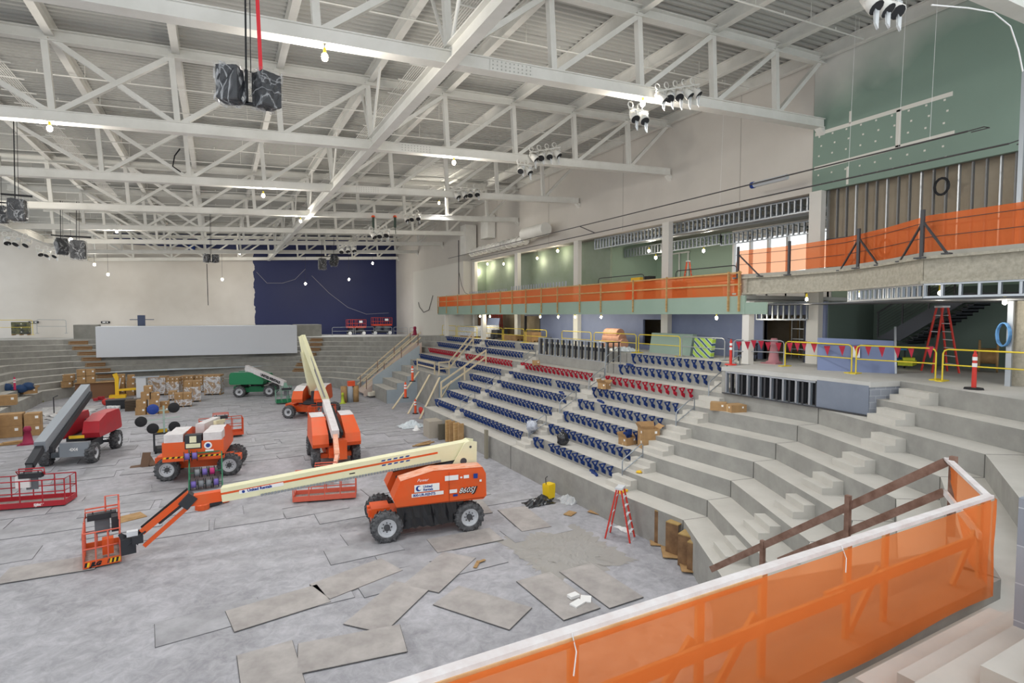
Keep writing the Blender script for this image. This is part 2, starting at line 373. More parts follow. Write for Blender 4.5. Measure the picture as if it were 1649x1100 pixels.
# upper level (club level) back walls
mb = MB()
mb.box(25.2, 32.2, 8.9, 25.35, 54.3, 13.6); mb.box(XW+.1, 53.2, 8.9, 25.3, 54, 13.6)
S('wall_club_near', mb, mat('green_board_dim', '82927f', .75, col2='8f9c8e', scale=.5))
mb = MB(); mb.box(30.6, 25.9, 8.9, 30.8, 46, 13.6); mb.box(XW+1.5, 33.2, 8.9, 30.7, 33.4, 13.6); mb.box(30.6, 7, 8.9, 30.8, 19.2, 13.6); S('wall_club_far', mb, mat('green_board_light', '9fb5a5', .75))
mb = MB()    # window wall, bright outdoors behind
for y in [19.2+i*1.32 for i in range(6)]: mb.box(30.5, y, 8.9, 30.75, y+.12, 13.2)
mb.box(30.5, 19.1, 12.9, 30.75, 25.95, 13.6); mb.box(30.5, 19.1, 8.9, 30.75, 25.95, 9.5); S('window_1', mb, WHITEP)
# slabs and soffits
mb = MB(); mb.box(21.0, 17.2, 8.72, 34, 56.1, 8.9)
S('floor_club', mb, SLAB)
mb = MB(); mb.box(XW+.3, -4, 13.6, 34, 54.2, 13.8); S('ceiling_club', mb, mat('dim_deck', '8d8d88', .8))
mb = MB(); mb.box(21.0, 17.3, 8.62, 34, 56.2, 8.7); S('ceiling_concourse', mb, WHITE2)
# columns
for i, y in enumerate([15.6+9.34*n for n in range(5)]):
    mb = MB(); wz = .28
    mb.box(XW-.2, y-wz, 5.79, XW+.14, y+wz, 13.5); S('column', mb, mat('column_paint', 'dcdad4', .6))
for y in (17.0, 45.2, 54.4):
    mb = MB(); mb.box(20.95, y-.18, 5.79, 21.3, y+.18, 8.6); S('column', mb, MATS['column_paint'])
# ================= roof =================
XL, XR = -13.3, 23.6
PX = [23.6, 20.7, 17.05, 13.4, 9.75, 6.15, 2.45, -1.2, -4.95, -8.9, -12.6]
zb = lambda x: 14.97+.053*x       # underside of the bottom chord
zt = lambda x: 17.75+.053*x       # underside of the top chord
deckz = lambda x: 18.45+.053*x
def deck_mesh():
    mb = MB(); ribs = []; y = 3.0; p = .3
    prof = []
    while y < 82.2:
        prof += [(y, 0), (y+.12, 0), (y+.15, .09), (y+.27, .09)]; y += p
    xs = (-30, 24.2)
    for i in range(len(prof)-1):
        (ya, za), (yb, zb_) = prof[i], prof[i+1]
        mb.quad((xs[0], ya, deckz(xs[0])+za), (xs[1], ya, deckz(xs[1])+za), (xs[1], yb, deckz(xs[1])+zb_), (xs[0], yb, deckz(xs[0])+zb_))
    return mb
S('ceiling', deck_mesh(), WHITE2)
ordn = ['nearest', 'second', 'third', 'fourth', 'fifth', 'sixth', 'seventh', 'farthest']
def hbeam(mb, p, q, w, h, t=.04):
    p = Vector(p); q = Vector(q); mb.bar(p, q, t*.8, h)
    up = Vector((0,0,h/2))
    mb.bar(p+up, q+up, w, t); mb.bar(p-up, q-up, w, t)
TY = [6.94]+[6.16+9.34*n for n in range(1, 9)]
for n, Y in enumerate(TY):
    if n == 8: Y = 80.6
    t = empty('roof_truss', (0, Y, 0), label='white painted steel roof truss, %s' % (
        'only its end showing in the top right corner' if n == 0 else ordn[n-1]+' of the row from the camera' if n < 8 else 'tight against the back wall'), cat='truss', group='white roof trusses')
    cw = .34
    mb = MB(); p0 = (XL, 0, zb(XL)+.19); p1 = (XR+.1, 0, zb(XR)+.19)
    mb.bar(p0, p1, .3, .36)
    for dz in (-.18, .18): mb.bar((XL, 0, zb(XL)+.19+dz), (XR+.1, 0, zb(XR)+.19+dz), .42, .035)
    mb.build('bottom_chord', WHITE, t)
    mb = MB(); hbeam(mb, (XL, 0, zt(XL)+.18), (XR+.2, 0, zt(XR)+.18), .32, .36); mb.build('top_chord', WHITE, t)
    mb = MB(); mb.prism([(XR-.15, -.15, zb(XR)), (XR+.2, -.15, zb(XR)), (XR+.2, -.15, zb(XR)-.3)], (0, .3, 0)); mb.build('end_bracket', WHITE, t)
    tilt = .053
    for i, x in enumerate(PX):
        if i == 0: continue
        mb = MB(); a = Vector((x, 0, zb(x)+.3)); b = Vector((x-tilt*2.9, 0, zt(x)+.1)); mb.bar(a, b, .2, .22, up=(0,1,0)); mb.build('vertical_post', WHITE, t)
    def diag(xa, za, xb, zb_, oy=0):
        mb = MB(); mb.bar((xa, oy, za), (xb, oy, zb_), .17, .2, up=(0,1,0)); mb.build('diagonal_brace', WHITE, t)
    for i in range(1, len(PX)):
        xr, xl = PX[i-1], PX[i]
        if xl >= -1.3: diag(xl+.1, zb(xl)+.35, xr-.1, zt(xr)+.05)
        elif xl > -5: diag(xl+.1, zb(xl)+.35, xr-.1, zt(xr)+.05); diag(xl+.1, zt(xl)+.05, xr-.1, zb(xr)+.35, .03)
        else: diag(xl+.1, zt(xl)+.05, xr-.1, zb(xr)+.35)
# purlins (deep beams running away from the camera)
for i, x in enumerate(PX+[-17.5, -22.5]):
    mb = MB(); hbeam(mb, (x, 3.2, deckz(x)-.27), (x, 81.9, deckz(x)-.27), .26, .5); mb.build('roof_beam', WHITE,
        label='white roof beam running under the deck, ' + ('along the right wall' if i == 0 else '%s line from the right wall' % (['','second','third','fourth','fifth','sixth','seventh','eighth','ninth','tenth','eleventh','twelfth','thirteenth'][i])), cat='beam', group='white beams under the roof deck')
# catwalk girders along the hall
for nm, x in (('middle', 6.15), ('left', XL)):
    mb = MB(); hbeam(mb, (x, 3.5, zb(x)+.25), (x, 81.5, zb(x)+.25), .34, .5, .05); mb.build('roof_girder', WHITE, label='heavy white girder running the length of the hall, %s one' % nm, cat='beam')
# knee braces at the middle girder
for n, Y in enumerate(TY[1:8]):
    mb = MB(); x = 6.15
    mb.tube([(x, Y+.1, zb(x)+.4), (x, Y+1.7, deckz(x)-.4)], .06, 8); mb.tube([(x, Y-.1, zb(x)+.4), (x, Y-1.7, deckz(x)-.4)], .06, 8)
    mb.build('knee_brace', WHITE, label='white V-shaped pair of tube braces over the middle girder, %s truss' % ordn[n], cat='brace', group='V braces over the middle girder')
# sprinkler pipes
k = 0
for n in range(0, 8):
    for dy in (3.1, 6.3):
        Y = TY[n]+dy; z0 = 17.1
        mb = MB(); mb.tube([(-26, Y, deckz(-26)-.75), (22.8, Y, deckz(22.8)-.75)], .03, 6)
        for x in range(-24, 23, 3):
            mb.tube([(x, Y, deckz(x)-.75), (x, Y, deckz(x)-.62)], .02, 5, False); mb.tube([(x+1.5, Y, deckz(x+1.5)-.75), (x+1.5, Y, deckz(x+1.5)+.05)], .012, 4, False)
        k += 1
        mb.build('sprinkler_pipe', WHITE, label='thin white sprinkler pipe across the %s roof bay, its %s pipe' % (['top right','first','second','third','fourth','fifth','sixth','seventh'][n], 'nearer' if dy < 4 else 'farther'), cat='pipe', group='white sprinkler pipes')
# cable trays (ladder conduit) beside the middle girder
mb = MB()
for q in range(7): mb.tube([(7.1+q*.09, 3.5, 17.6+.053*7), (7.1+q*.09, 81, 17.6+.053*7)], .022, 5, False)
y = 4.0
while y < 80: mb.bar((6.9, y, 17.92), (7.9, y, 17.92), .04); y += 1.6
mb.build('conduit_rack', WHITE, label='white rack of parallel conduits running away beside the middle girder', cat='conduit')
mb = MB()
for q in range(9): mb.tube([(-7.3+q*.08, 10, 17.1), (-7.3+q*.08, 81, 17.1)], .022, 5, False)
y = 12.0
while y < 80: mb.bar((-7.5, y, 17.06), (-6.4, y, 17.06), .04); y += 1.6
mb.build('conduit_rack', WHITE, label='white rack of parallel conduits running away at the left of the roof', cat='conduit')
# connection plates with bolt holes on chords near the middle girder
BOLT = mat('bolt_grey', 'bdbdb8', .5, .2)
for n, Y in enumerate(TY[1:6]):
    mb = MB(); x = 8.2; p = lambda xx, zz: (xx, Y-.19, zb(xx)+zz)
    mb.add([(7.4,Y-.17,zb(7.4)+.0),(8.9,Y-.17,zb(8.9)+.0),(8.9,Y-.17,zb(8.9)+.38),(7.4,Y-.17,zb(7.4)+.38)], [(0,1,2,3)])
    mb.cur = 1
    for a in range(10):
        for b in range(3): xx = 7.5+a*.145; mb.cbox(xx, Y-.175, zb(xx)+.08+b*.11, .035, .02, .035)
    mb.build('splice_plate', [WHITE, BOLT], label='white bolted splice plate on the bottom chord of the %s truss' % ordn[n], cat='plate', group='splice plates on the trusses')
# ================= temporary bulbs =================
BULB = mat('lit_bulb', 'fff6df', .3, emit='fff3d8', estr=30)
NODE = [0]
def bulb(p, drop, label, power=120, rad=.09, group='temporary work bulbs', cage=True, warm=(1, .93, .82)):
    t = empty('work_light', p, label=label, cat='lamp', group=group)
    mb = MB(); mb.sphere((0,0,0), rad, 10, 6, (1,1,1.25)); mb.build('bulb', BULB, t)
    mb = MB(); mb.lathe([(.0,.24),(.035,.24),(.045,.13),(.04,.09)], n=8); mb.build('socket', YEL if cage else WHITEP, t)
    mb = MB(); mb.tube([(0,0,.22),(.0,0,.22+drop)], .012, 5); mb.build('cord', DARK, t)
    l = bpy.data.lights.new('bulb_light', 'POINT'); l.energy = power; l.shadow_soft_size = .12; l.color = warm
    if power >= 100:
        sl = bpy.data.lights.new('bulb_down_light', 'SPOT'); sl.energy = power*4.2; sl.spot_size = R(165); sl.spot_blend = 1; sl.shadow_soft_size = .5; sl.color = (.97, .98, 1)  # spot added for more top light, beyond what the bare bulb gives
        so = bpy.data.objects.new('bulb_down_light', sl); C.objects.link(so); so.parent = t; so.location = (0, 0, -rad*1.25-.6)
    lo = bpy.data.objects.new('bulb_light', l); C.objects.link(lo); lo.parent = t; lo.location = (0, 0, -rad*1.25-.14)
    return t
bl = [((523,90),1,0),((80,205),2,0),((731,260),2,0),((1035,165),1,0),((424,313),3,0),((484,354),4,0),((707,325),4,0),((188,371),5,0),((9,345),3.6,.4)]
for (px, n, d) in bl:
    Y = 15.5+9.34*(n-1); p = atY(px[0], px[1]+2, Y-.1)
    bulb(p, .35, 'bright bare bulb clipped under the %s truss%s' % (ordn[int(n)-1], {523:' above the hanging speakers',80:' at the left edge',731:', right of its middle',1035:' at the stage lights',424:' left of middle',484:' right of middle',707:' beside the stage lights',188:' at the left',9:', left frame edge'}[px[0]]), power=260)
for i, (px, py, Y, dr, nm) in enumerate([(114,386,58,2,'under the dark speakers at the left'),(152,426,75,3,'highest of the three over the left of the back wall'),(174,442,75,4,'lowest over the left of the back wall'),(358,450,75,4,'hanging left of the blue paint edge'),(386,408,76,2,'just under the last truss by the blue paint edge'),(492,457,74,4,'hanging low over the left of the blue wall'),(562,450,74,4,'hanging low over the middle of the blue wall'),(600,424,74,3,'over the right of the blue wall')]):
    bulb(atY(px, py, Y), dr, 'bare bulb on a cord, '+nm, power=110, rad=.13)
# ================= seat brackets on the risers =================
SB = mat('blue_cast_iron', '1f3c7c', .5, .1); SR = mat('red_cast_iron', 'b81f38', .5, .1)
def bracket_mesh(m, end=False):
    mb = MB(); t = .052
    def seg(a, b, w): mb.bar((a[0], 0, a[1]), (b[0], 0, b[1]), w, t, up=(0,1,0)) if False else mb.bar((a[0], 0, a[1]), (b[0], 0, b[1]), t, w, up=(0,0,1) if abs(b[0]-a[0]) > .01 else (1,0,0))
    if not end:
        seg((-.33,-.02),(0.0,-.02),.045)
        seg((-.31,-.02),(-.18,-.20),.055); seg((-.02,-.02),(-.13,-.20),.055)
        seg((-.17,-.16),(-.15,-.35),.085); seg((-.15,-.34),(-.0,-.43),.075); seg((-.10,-.24),(-.02,-.38),.05)
        mb.lathe([(.0,-.05),(.055,-.05),(.055,.05),(0,.05)], (-.07,0,-.32), (0,1,0), 8)
    else:
        seg((-.30,-.01),(0.0,-.01),.05); seg((-.27,-.03),(-.19,-.18),.1); seg((-.05,-.03),(-.15,-.18),.09)
        seg((-.17,-.14),(-.2,-.32),.1); seg((-.2,-.30),(-.12,-.46),.09); seg((-.14,-.43),(-.0,-.54),.09)
    return mb.mesh('seat_bracket', m)
BM = {('b',0): bracket_mesh(SB), ('r',0): bracket_mesh(SR), ('b',1): bracket_mesh(SB, True), ('r',1): bracket_mesh(SR, True)}
rown = ['', 'lowest', 'second', 'third', 'fourth', 'fifth', 'sixth', 'seventh', 'top']
runs = {'C': ((17.75, 24.2), range(1, 9), 'nearest seat block'), 'B': ((25.35, 33.6), range(1, 7), 'middle seat block'),
        'A': ((34.6, 38.3), range(1, 5), 'short block beside the opening'), 'D': ((35.2, 43.4), range(5, 9), 'far block above the opening')}
skip = {('C',1): (10,), ('C',4): (9,), ('B',5): (5,), ('D',8): (4, 5)}
for r_, ((y0, y1), ks, nm) in runs.items():
    for k in ks:
        n = int((y1-y0)/.5)+1; sft = .06*k
        for i in range(n):
            if i in skip.get((r_, k), ()): continue
            end = i == n-1
            c = 'r' if k == 6 else 'b'; cn = 'red' if c == 'r' else 'blue'
            o = bpy.data.objects.new('seat_bracket', BM[(c, 1 if end else 0)]); C.objects.link(o)
            o.location = (13.22+.95*k-.005, y0+sft+i*.5, 1.23+.57*k)
            if end: tag(o, '%s curved end bracket closing the %s row, %s' % (cn, rown[k], nm), 'bracket')
            else: tag(o, '%s cast seat bracket on the riser of the %s row, %s' % (cn, rown[k], nm), 'bracket', '%s seat brackets, %s row, %s' % (cn, rown[k], nm))
allv = MB()
for k in range(4, 9):
    me = BM[('r' if k == 6 else 'b', 0)]; allv.cur = 1 if k == 6 else 0
    for i in range(17):
        y = 45.0+i*.5+(0 if k > 4 else -1)
        allv.add([(v.co.x+13.22+.95*k-.005, v.co.y+y, v.co.z+1.23+.57*k) for v in me.vertices], [tuple(p.vertices) for p in me.polygons])
allv.build('seat_bracket_rows', [SB, SR], label='five distant rows of seat brackets beyond the opening, four blue and one red', cat='brackets', kind='stuff')
def loose(p, label, rz=0):
    t = MB()
    for i in range(3): t.cbox(-.3+i*.3, .03*(i%2), .05, .26, .09, .09, .3*i)
    t.bar((-.45,0,.05),(.45,0,.05),.05); t.build('loose_bracket', SB, label=label, cat='bracket').location = p
    C.objects[-1].rotation_euler = (0,0,rz)
for (px, py, k, l) in ((957,763,0,'loose blue brackets lying on the lowest tread under the nearest block'),(905,634,4,'loose blue brackets lying on a tread below the gap in a row'),(968,648,4,'loose blue bracket lying below the fourth row of the nearest block'),(1015,589,7,'loose blue bracket lying at the foot of the seventh row'),(785,559,7,'loose blue brackets lying near the top row of the far block')):
    loose(G(px, py, Z(k)), l, 1.2)
# ================= aisle hand rails =================
RAIL = mat('rail_steel', '9aa1a8', .35, .6)
def aisle_rail(x, y, z, label, rz=0):
    t = empty('aisle_handrail', (x, y, z), rz, label=label, cat='handrail')
    mb = MB(); r = .024
    mb.tube([(-.55,0,-.57),(-.55,0,.35),(-.48,0,.46),(.35,0,.93),(.44,0,.96),(.5,0,.9),(.5,0,0)], r, 8); mb.build('rail_loop', RAIL, t)
    mb = MB(); mb.tube([(-.55,0,-.05),(.5,0,.52)], r*.9, 8); mb.build('mid_rail', RAIL, t)
    mb = MB(); mb.lathe([(0,.0),(.06,.0),(.06,.02),(0,.02)], (-.55,0,-.57), n=10); mb.lathe([(0,.0),(.06,.0),(.06,.02),(0,.02)], (.5,0,0), n=10); mb.build('foot_plate', RAIL, t)
for (px, py, k, nm) in ((1045,752,1,'lowest'),(1120,683,4,'second'),(1142,640,6,'third')):
    # upper foot stands on tread k
    aisle_rail(13.22+.95*k+.45, 17.1, Z(k), 'bent steel handrail in the nearest aisle, %s of three' % nm)
for k, nm in ((1, 'lowest, with a coat'), (3, 'second'), (5, 'third')):
    aisle_rail(13.22+.95*k+.45, 24.6, Z(k), 'bent steel handrail in the middle aisle, %s' % nm)
for k, nm in ((1, 'lowest'), (3, 'middle'), (6, 'upper')):
    aisle_rail(13.22+.95*k+.45, 33.8, Z(k), 'bent steel handrail in the far aisle, %s' % nm)
aisle_rail(20.0, 16.9, Z(7), 'bent steel handrail at the top of the nearest aisle by the delineator')
aisle_rail(19.6, 24.7, Z(7), 'bent steel handrail at the top of the middle aisle')
# coat and plastic on the middle aisle rail
def rag(p, s, m, label, cat, n=14, name='crumpled_sheet', flat=.5, seed=1, up=0):
    rnd = random.Random(seed); mb = MB(); mb.smooth = False; N = n
    vs = []; H = [[0]*(N+1) for _ in range(N+1)]
    ph = [(rnd.uniform(2,7), rnd.uniform(2,7), rnd.uniform(0,6)) for _ in range(5)]
    for i in range(N+1):
        for j in range(N+1):
            u, v = i/N*2-1, j/N*2-1; rr = min(1, math.hypot(u, v)); e = 1-rr**2.5*.9
            h = max(0, sum(math.sin(a*u+b*v+c) for a, b, c in ph)/5*.7+.55+rnd.uniform(-.18,.18))*e
            edge = 1+rnd.uniform(-.12,.12)
            vs.append((u*s[0]/2*edge, v*s[1]/2*edge, h*s[2]+.006))
    mb.add(vs, [(i*(N+1)+j, (i+1)*(N+1)+j, (i+1)*(N+1)+j+1, i*(N+1)+j+1) for i in range(N) for j in range(N)])
    o = mb.build(name, m, label=label, cat=cat); o.location = p; return o
PLASTIC = mat('clear_plastic_film', 'dfe3e6', .15, spec=.8, alpha=.55); BAG = mat('black_plastic_bag', '24262a', .25, spec=.7)
o = MB(); o.smooth = True; o.sphere((0,0,0), .34, 10, 8, (.9,1.3,.8), .25); o.sphere((.1,.3,-.25), .22, 8, 6, (.8,1,1.5), .3)
o = o.build('draped_coat', mat('light_cloth', 'c9cfda', .8, col2='9aa0ac', scale=6), label='pale crumpled cloth hung over the lowest handrail of the middle aisle', cat='cloth'); o.location = (14.25, 24.6, 2.25)
o = MB(); o.smooth = True; o.sphere((0,0,.3), .33, 9, 7, (.9,.9,1), .2); o.sphere((0,0,.62), .09, 7, 5, (1,1,1.3), .3)
o = o.build('rubbish_bag', BAG, label='tied black plastic bag leaning on the seats of the second row', cat='bag'); o.location = G(909, 716, Z(1))+Vector((-.1,0,0))
# ================= cardboard boxes =================
TAPE = mat('box_tape', 'c9ab7c', .4); LAB = mat('white_label', 'f2f1ee', .6); PRINT = mat('box_print', '5f4a33', .8)
def carton(p, w, d, h, rz, label, group=None, openf=False, stickers=((1,0),), cat='box'):
    t = empty('cardboard_box', p, rz, label=label, cat=cat, group=group)
    mb = MB()
    if not openf: mb.box(-w/2,-d/2,0,w/2,d/2,h)
    else:
        e = .012
        mb.box(-w/2,-d/2,0,w/2,d/2,e); mb.box(-w/2,-d/2,0,w/2,-d/2+e,h); mb.box(-w/2,d/2-e,0,w/2,d/2,h); mb.box(-w/2,-d/2,0,-w/2+e,d/2,h); mb.box(w/2-e,-d/2,0,w/2,d/2,h)
    mb.build('carton', CARD, t)
    if openf:
        mb = MB(); f = .5*d
        mb.bar((-w/2,0,h),(-w/2-.12,0,h+f*.7),d,.01,up=(1,0,0)); mb.bar((w/2,0,h),(w/2+.2,0,h+f*.45),d,.01,up=(1,0,0)); mb.bar((0,d/2,h),(0,d/2+.1,h+f*.7),w,.01,up=(0,1,0))
        mb.build('flap', CARD, t)
    mb = MB(); mb.box(-w/2-.002,-.03,0 if True else 0,w/2+.002,.03,h+.003) if not openf else mb.box(-w/2-.002,-.03,0,w/2+.002,.03,h*.3); mb.build('tape', TAPE, t)
    mb = MB(); q = min(w, d, h)*.24
    for sx, _ in stickers: mb.box(w*.2, -d/2-.004, h*.55, w*.2+q, -d/2-.001, h*.55+q); mb.box(-w/2-.004, -d*.3, h*.55, -w/2-.001, -d*.3+q, h*.55+q)
    mb.build('shipping_label', LAB, t)
    return t
z1 = Z(1)
p = G(1044, 722, Z(2)); carton(p+Vector((.1,.1,0)), .75, .6, .42, -.35, 'lower taped carton of the stack at the nearest aisle')
carton(p+Vector((.1,.1,.42)), .75, .6, .42, -.35, 'open carton on top of the stack at the nearest aisle', openf=True)
p = G(1018, 717, Z(2)); carton(p+Vector((-.05,.25,0)), .6, .5, .34, .1, 'open carton full of brackets beside the nearest aisle', openf=True)
mb = MB()
for i in range(5): mb.cbox(-.1+.07*i, .1*math.sin(i*2), .25+.12*(i%3), .09, .2, .2, i*.7)
mb.build('bracket_pile', SB, label='blue brackets heaped in the open carton beside the nearest aisle', cat='brackets').location = p+Vector((-.05,.25,.05))
carton(G(1150, 661, Z(5))+Vector((.25,0,0)), .62, .5, .32, -.9, 'open-topped low carton, left of the pair under the stud wall')
carton(G(1176, 663, Z(5))+Vector((.2,-.05,0)), .7, .55, .3, -.25, 'low carton, right of the pair under the stud wall')
carton(G(859, 588, Z(6))+Vector((.2,0,0)), .5, .45, .3, -.5, 'small carton on a tread beside the middle aisle, red row')
carton(G(973, 626, Z(5))+Vector((0,0,0)), .5, .5, .32, .4, 'small open carton left of the nearest red row', openf=True)
# ================= boom lifts =================
ORG = mat('lift_orange', 'e2571f', .45, col2='d9602f', scale=1.5); ORGD = mat('dusty_orange', 'e9b9a4', .7, col2='e08c66', scale=3)
CREAM = mat('boom_cream', 'e9e6c3', .5, col2='e2dfb9', scale=1); DUSTW = mat('dusty_white_cover', 'dcd9da', .7, col2='cfc9c9', scale=3)
LRED = mat('lift_red', 'b5232f', .45, col2='a82c36', scale=1.5); LGREEN = mat('lift_green', '1f7a50', .5); LGREEND = mat('dusty_green', '7fa394', .7)
GREYB = mat('boom_grey', '8d949c', .5); TYRE = mat('tyre_rubber', '3c3d40', .9, col2='6b6c6f', scale=7); RIM = mat('rim_grey', 'd2d5da', .5); HUB = mat('hub_dark', '4b4c50', .6)
HAZY = mat('hazard_yellow', 'f0c22c', .5); HAZK = mat('hazard_black', '1f1f22', .6); CHROME = mat('cylinder_rod', 'd5d7da', .2, .9)
NAVY = mat('decal_blue', '1f3f8f', .5); DK = mat('decal_black', '1c1d22', .5); RAILP = mat('dusty_rail_red', 'dd6a55', .6)
def rot(mb, a, off=(0,0,0)):
    c, s_ = math.cos(a), math.sin(a)
    mb.v = [(x*c-y*s_+off[0], x*s_+y*c+off[1], z+off[2]) for x, y, z in mb.v]; return mb
def wheel(t, x, y, r, w, a, side, rimc=RIM, steer=0):
    # axle along local y
    c = (0, 0, 0); mb = MB(); mb.smooth = True
    prof = [(r*.60,-w/2),(r*.86,-w/2),(r*.95,-w*.42),(r*.96,0),(r*.95,w*.42),(r*.86,w/2),(r*.60,w/2),(r*.60,-w/2)]
    mb.lathe(prof, c, (0,1,0), 28); mb.smooth = False
    for k in range(18):
        t_ = 2*PI*k/18
        for s_, o_ in ((-1, 0), (1, PI/18)):
            q = t_+o_; p0 = Vector((math.cos(q)*r*.97, s_*w*.46, math.sin(q)*r*.97)); q2 = q+.16
            p1 = Vector((math.cos(q2)*r*.985, s_*w*.02, math.sin(q2)*r*.985))
            mb.bar(p0, p1, .055, .05, up=(math.cos(q), 0, math.sin(q)))
            p2 = Vector((math.cos(q)*r*.8, s_*w*.52, math.sin(q)*r*.8)); mb.bar(p0, p2, .05, .03, up=(0,1,0))
    M = lambda m_: [ (x_*math.cos(steer)-y_*math.sin(steer), x_*math.sin(steer)+y_*math.cos(steer), z_) for x_, y_, z_ in m_.v]
    mb.v = M(mb); mb.v = [(a_+x, b_+y, c_+r*.985) for a_, b_, c_ in mb.v]; rot(mb, a)
    ty = mb.build('wheel', TYRE, t)
    mb = MB(); mb.smooth = False; s_ = side
    prof = [(r*.6, 0),(r*.6, w*.42),(r*.52,w*.42),(r*.48,w*.22),(r*.22,w*.18),(.001,w*.18)]
    mb.lathe([(q[0], q[1]*s_) for q in prof], (0,0,0), (0,1,0), 24)
    mb.cur = 1; mb.lathe([(r*.2, w*.18*s_),(r*.2,w*.4*s_),(.001,w*.42*s_)], (0,0,0), (0,1,0), 10)
    for k in range(8): q = 2*PI*k/8; mb.cbox(math.cos(q)*r*.3, w*.2*s_, math.sin(q)*r*.3, .04,.04,.04)
    mb.v = M(mb); mb.v = [(a_+x, b_+y, c_+r*.985) for a_, b_, c_ in mb.v]; rot(mb, a)
    mb.build('rim', [rimc, HUB], ty)
def cowl_pts(): return [(-1.18,1.27),(2.0,1.2),(2.12,1.32),(2.12,2.12),(2.0,2.36),(.15,2.40),(-1.02,2.14),(-1.3,1.55)]
def chassis(t, a, m, r=.53, wb=1.5, tr=1.02, steer=(0,0,0,0), rimc=RIM, w=.40):
    mb = MB(); mb.box(-1.35,-.5,.42,1.35,.5,.85); mb.box(-1.95,-.42,.5,-1.3,.42,1.02); mb.box(-2.05,-.3,.7,-1.9,-.12,.95); mb.box(-2.05,.12,.7,-1.9,.3,.95); mb.box(1.3,-.36,.5,1.75,.36,.8); mb.box(-.55,-.62,.85,.55,.62,.98)
    mb.box(-wb-.14,-.8,.42,-wb+.14,.8,.66); mb.box(wb-.14,-.8,.42,wb+.14,.8,.66); rot(mb, a); mb.build('chassis', m, t)
    mb = MB(); mb.lathe([(.0,.98),(.55,.98),(.55,1.22),(0,1.22)], n=20); rot(mb, a); mb.build('slewing_ring', DARK, t)
    mb = MB()
    for s_ in (-1,1): mb.tube([(-wb+.2,s_*.3,.6),(-wb+.2,s_*.75,.6)],.05,8); mb.tube([(wb-.2,s_*.3,.6),(wb-.2,s_*.75,.6)],.05,8)
    rot(mb, a); mb.build('steering_cylinder', CHROME, t)
    i = 0
    for x in (-wb, wb):
        for y in (-tr, tr): wheel(t, x, y, r, w, a, -1 if y < 0 else 1, rimc, steer[i]); i += 1
def covers(t, a, m, top, pts=None, y0=.42, y1=1.22, stripe=False):
    pts = pts or cowl_pts(); out = []
    for s_ in (-1, 1):
        mb = MB(); ya, yb = sorted((s_*y0, s_*y1)); n = len(pts)
        # slight inward lean towards the top
        vs = []
        for yy in (ya, yb):
            for x, z in pts:
                lean = .10*max(0, (z-1.7)/.7) if abs(yy) == y1 else 0
                vs.append((x, yy-s_*lean, z))
        mb.add(vs, [tuple(range(n)), tuple(range(n, 2*n))[::-1]]+[(i, (i+1)%n, (i+1)%n+n, i+n) for i in range(n)])
        rot(mb, a); o = mb.build('engine_cover' if s_ < 0 else 'tank_cover', m, t); out.append(o)
        mb = MB()
        if top is not None:
            P = [p for p in pts if p[1] > 2.0]
            P = sorted(P); 
            for i in range(len(P)-1):
                (xa, za), (xb, zb_) = P[i], P[i+1]; l = .09*s_
                mb.quad((xa, s_*y0, za+.012),(xb, s_*y0, zb_+.012),(xb, s_*(y1)-l, zb_+.012),(xa, s_*(y1)-l, za+.012))
            rot(mb, a); mb.build('dust_layer', top, o)
    mb = MB(); mb.box(1.45,-.43,1.22,2.1,.43,1.9); rot(mb, a); mb.build('counterweight', m, t)
    mb = MB(); mb.box(-1.0,-.42,1.1,1.4,.42,1.3); rot(mb, a); mb.build('turntable', DARK, t)
    return out
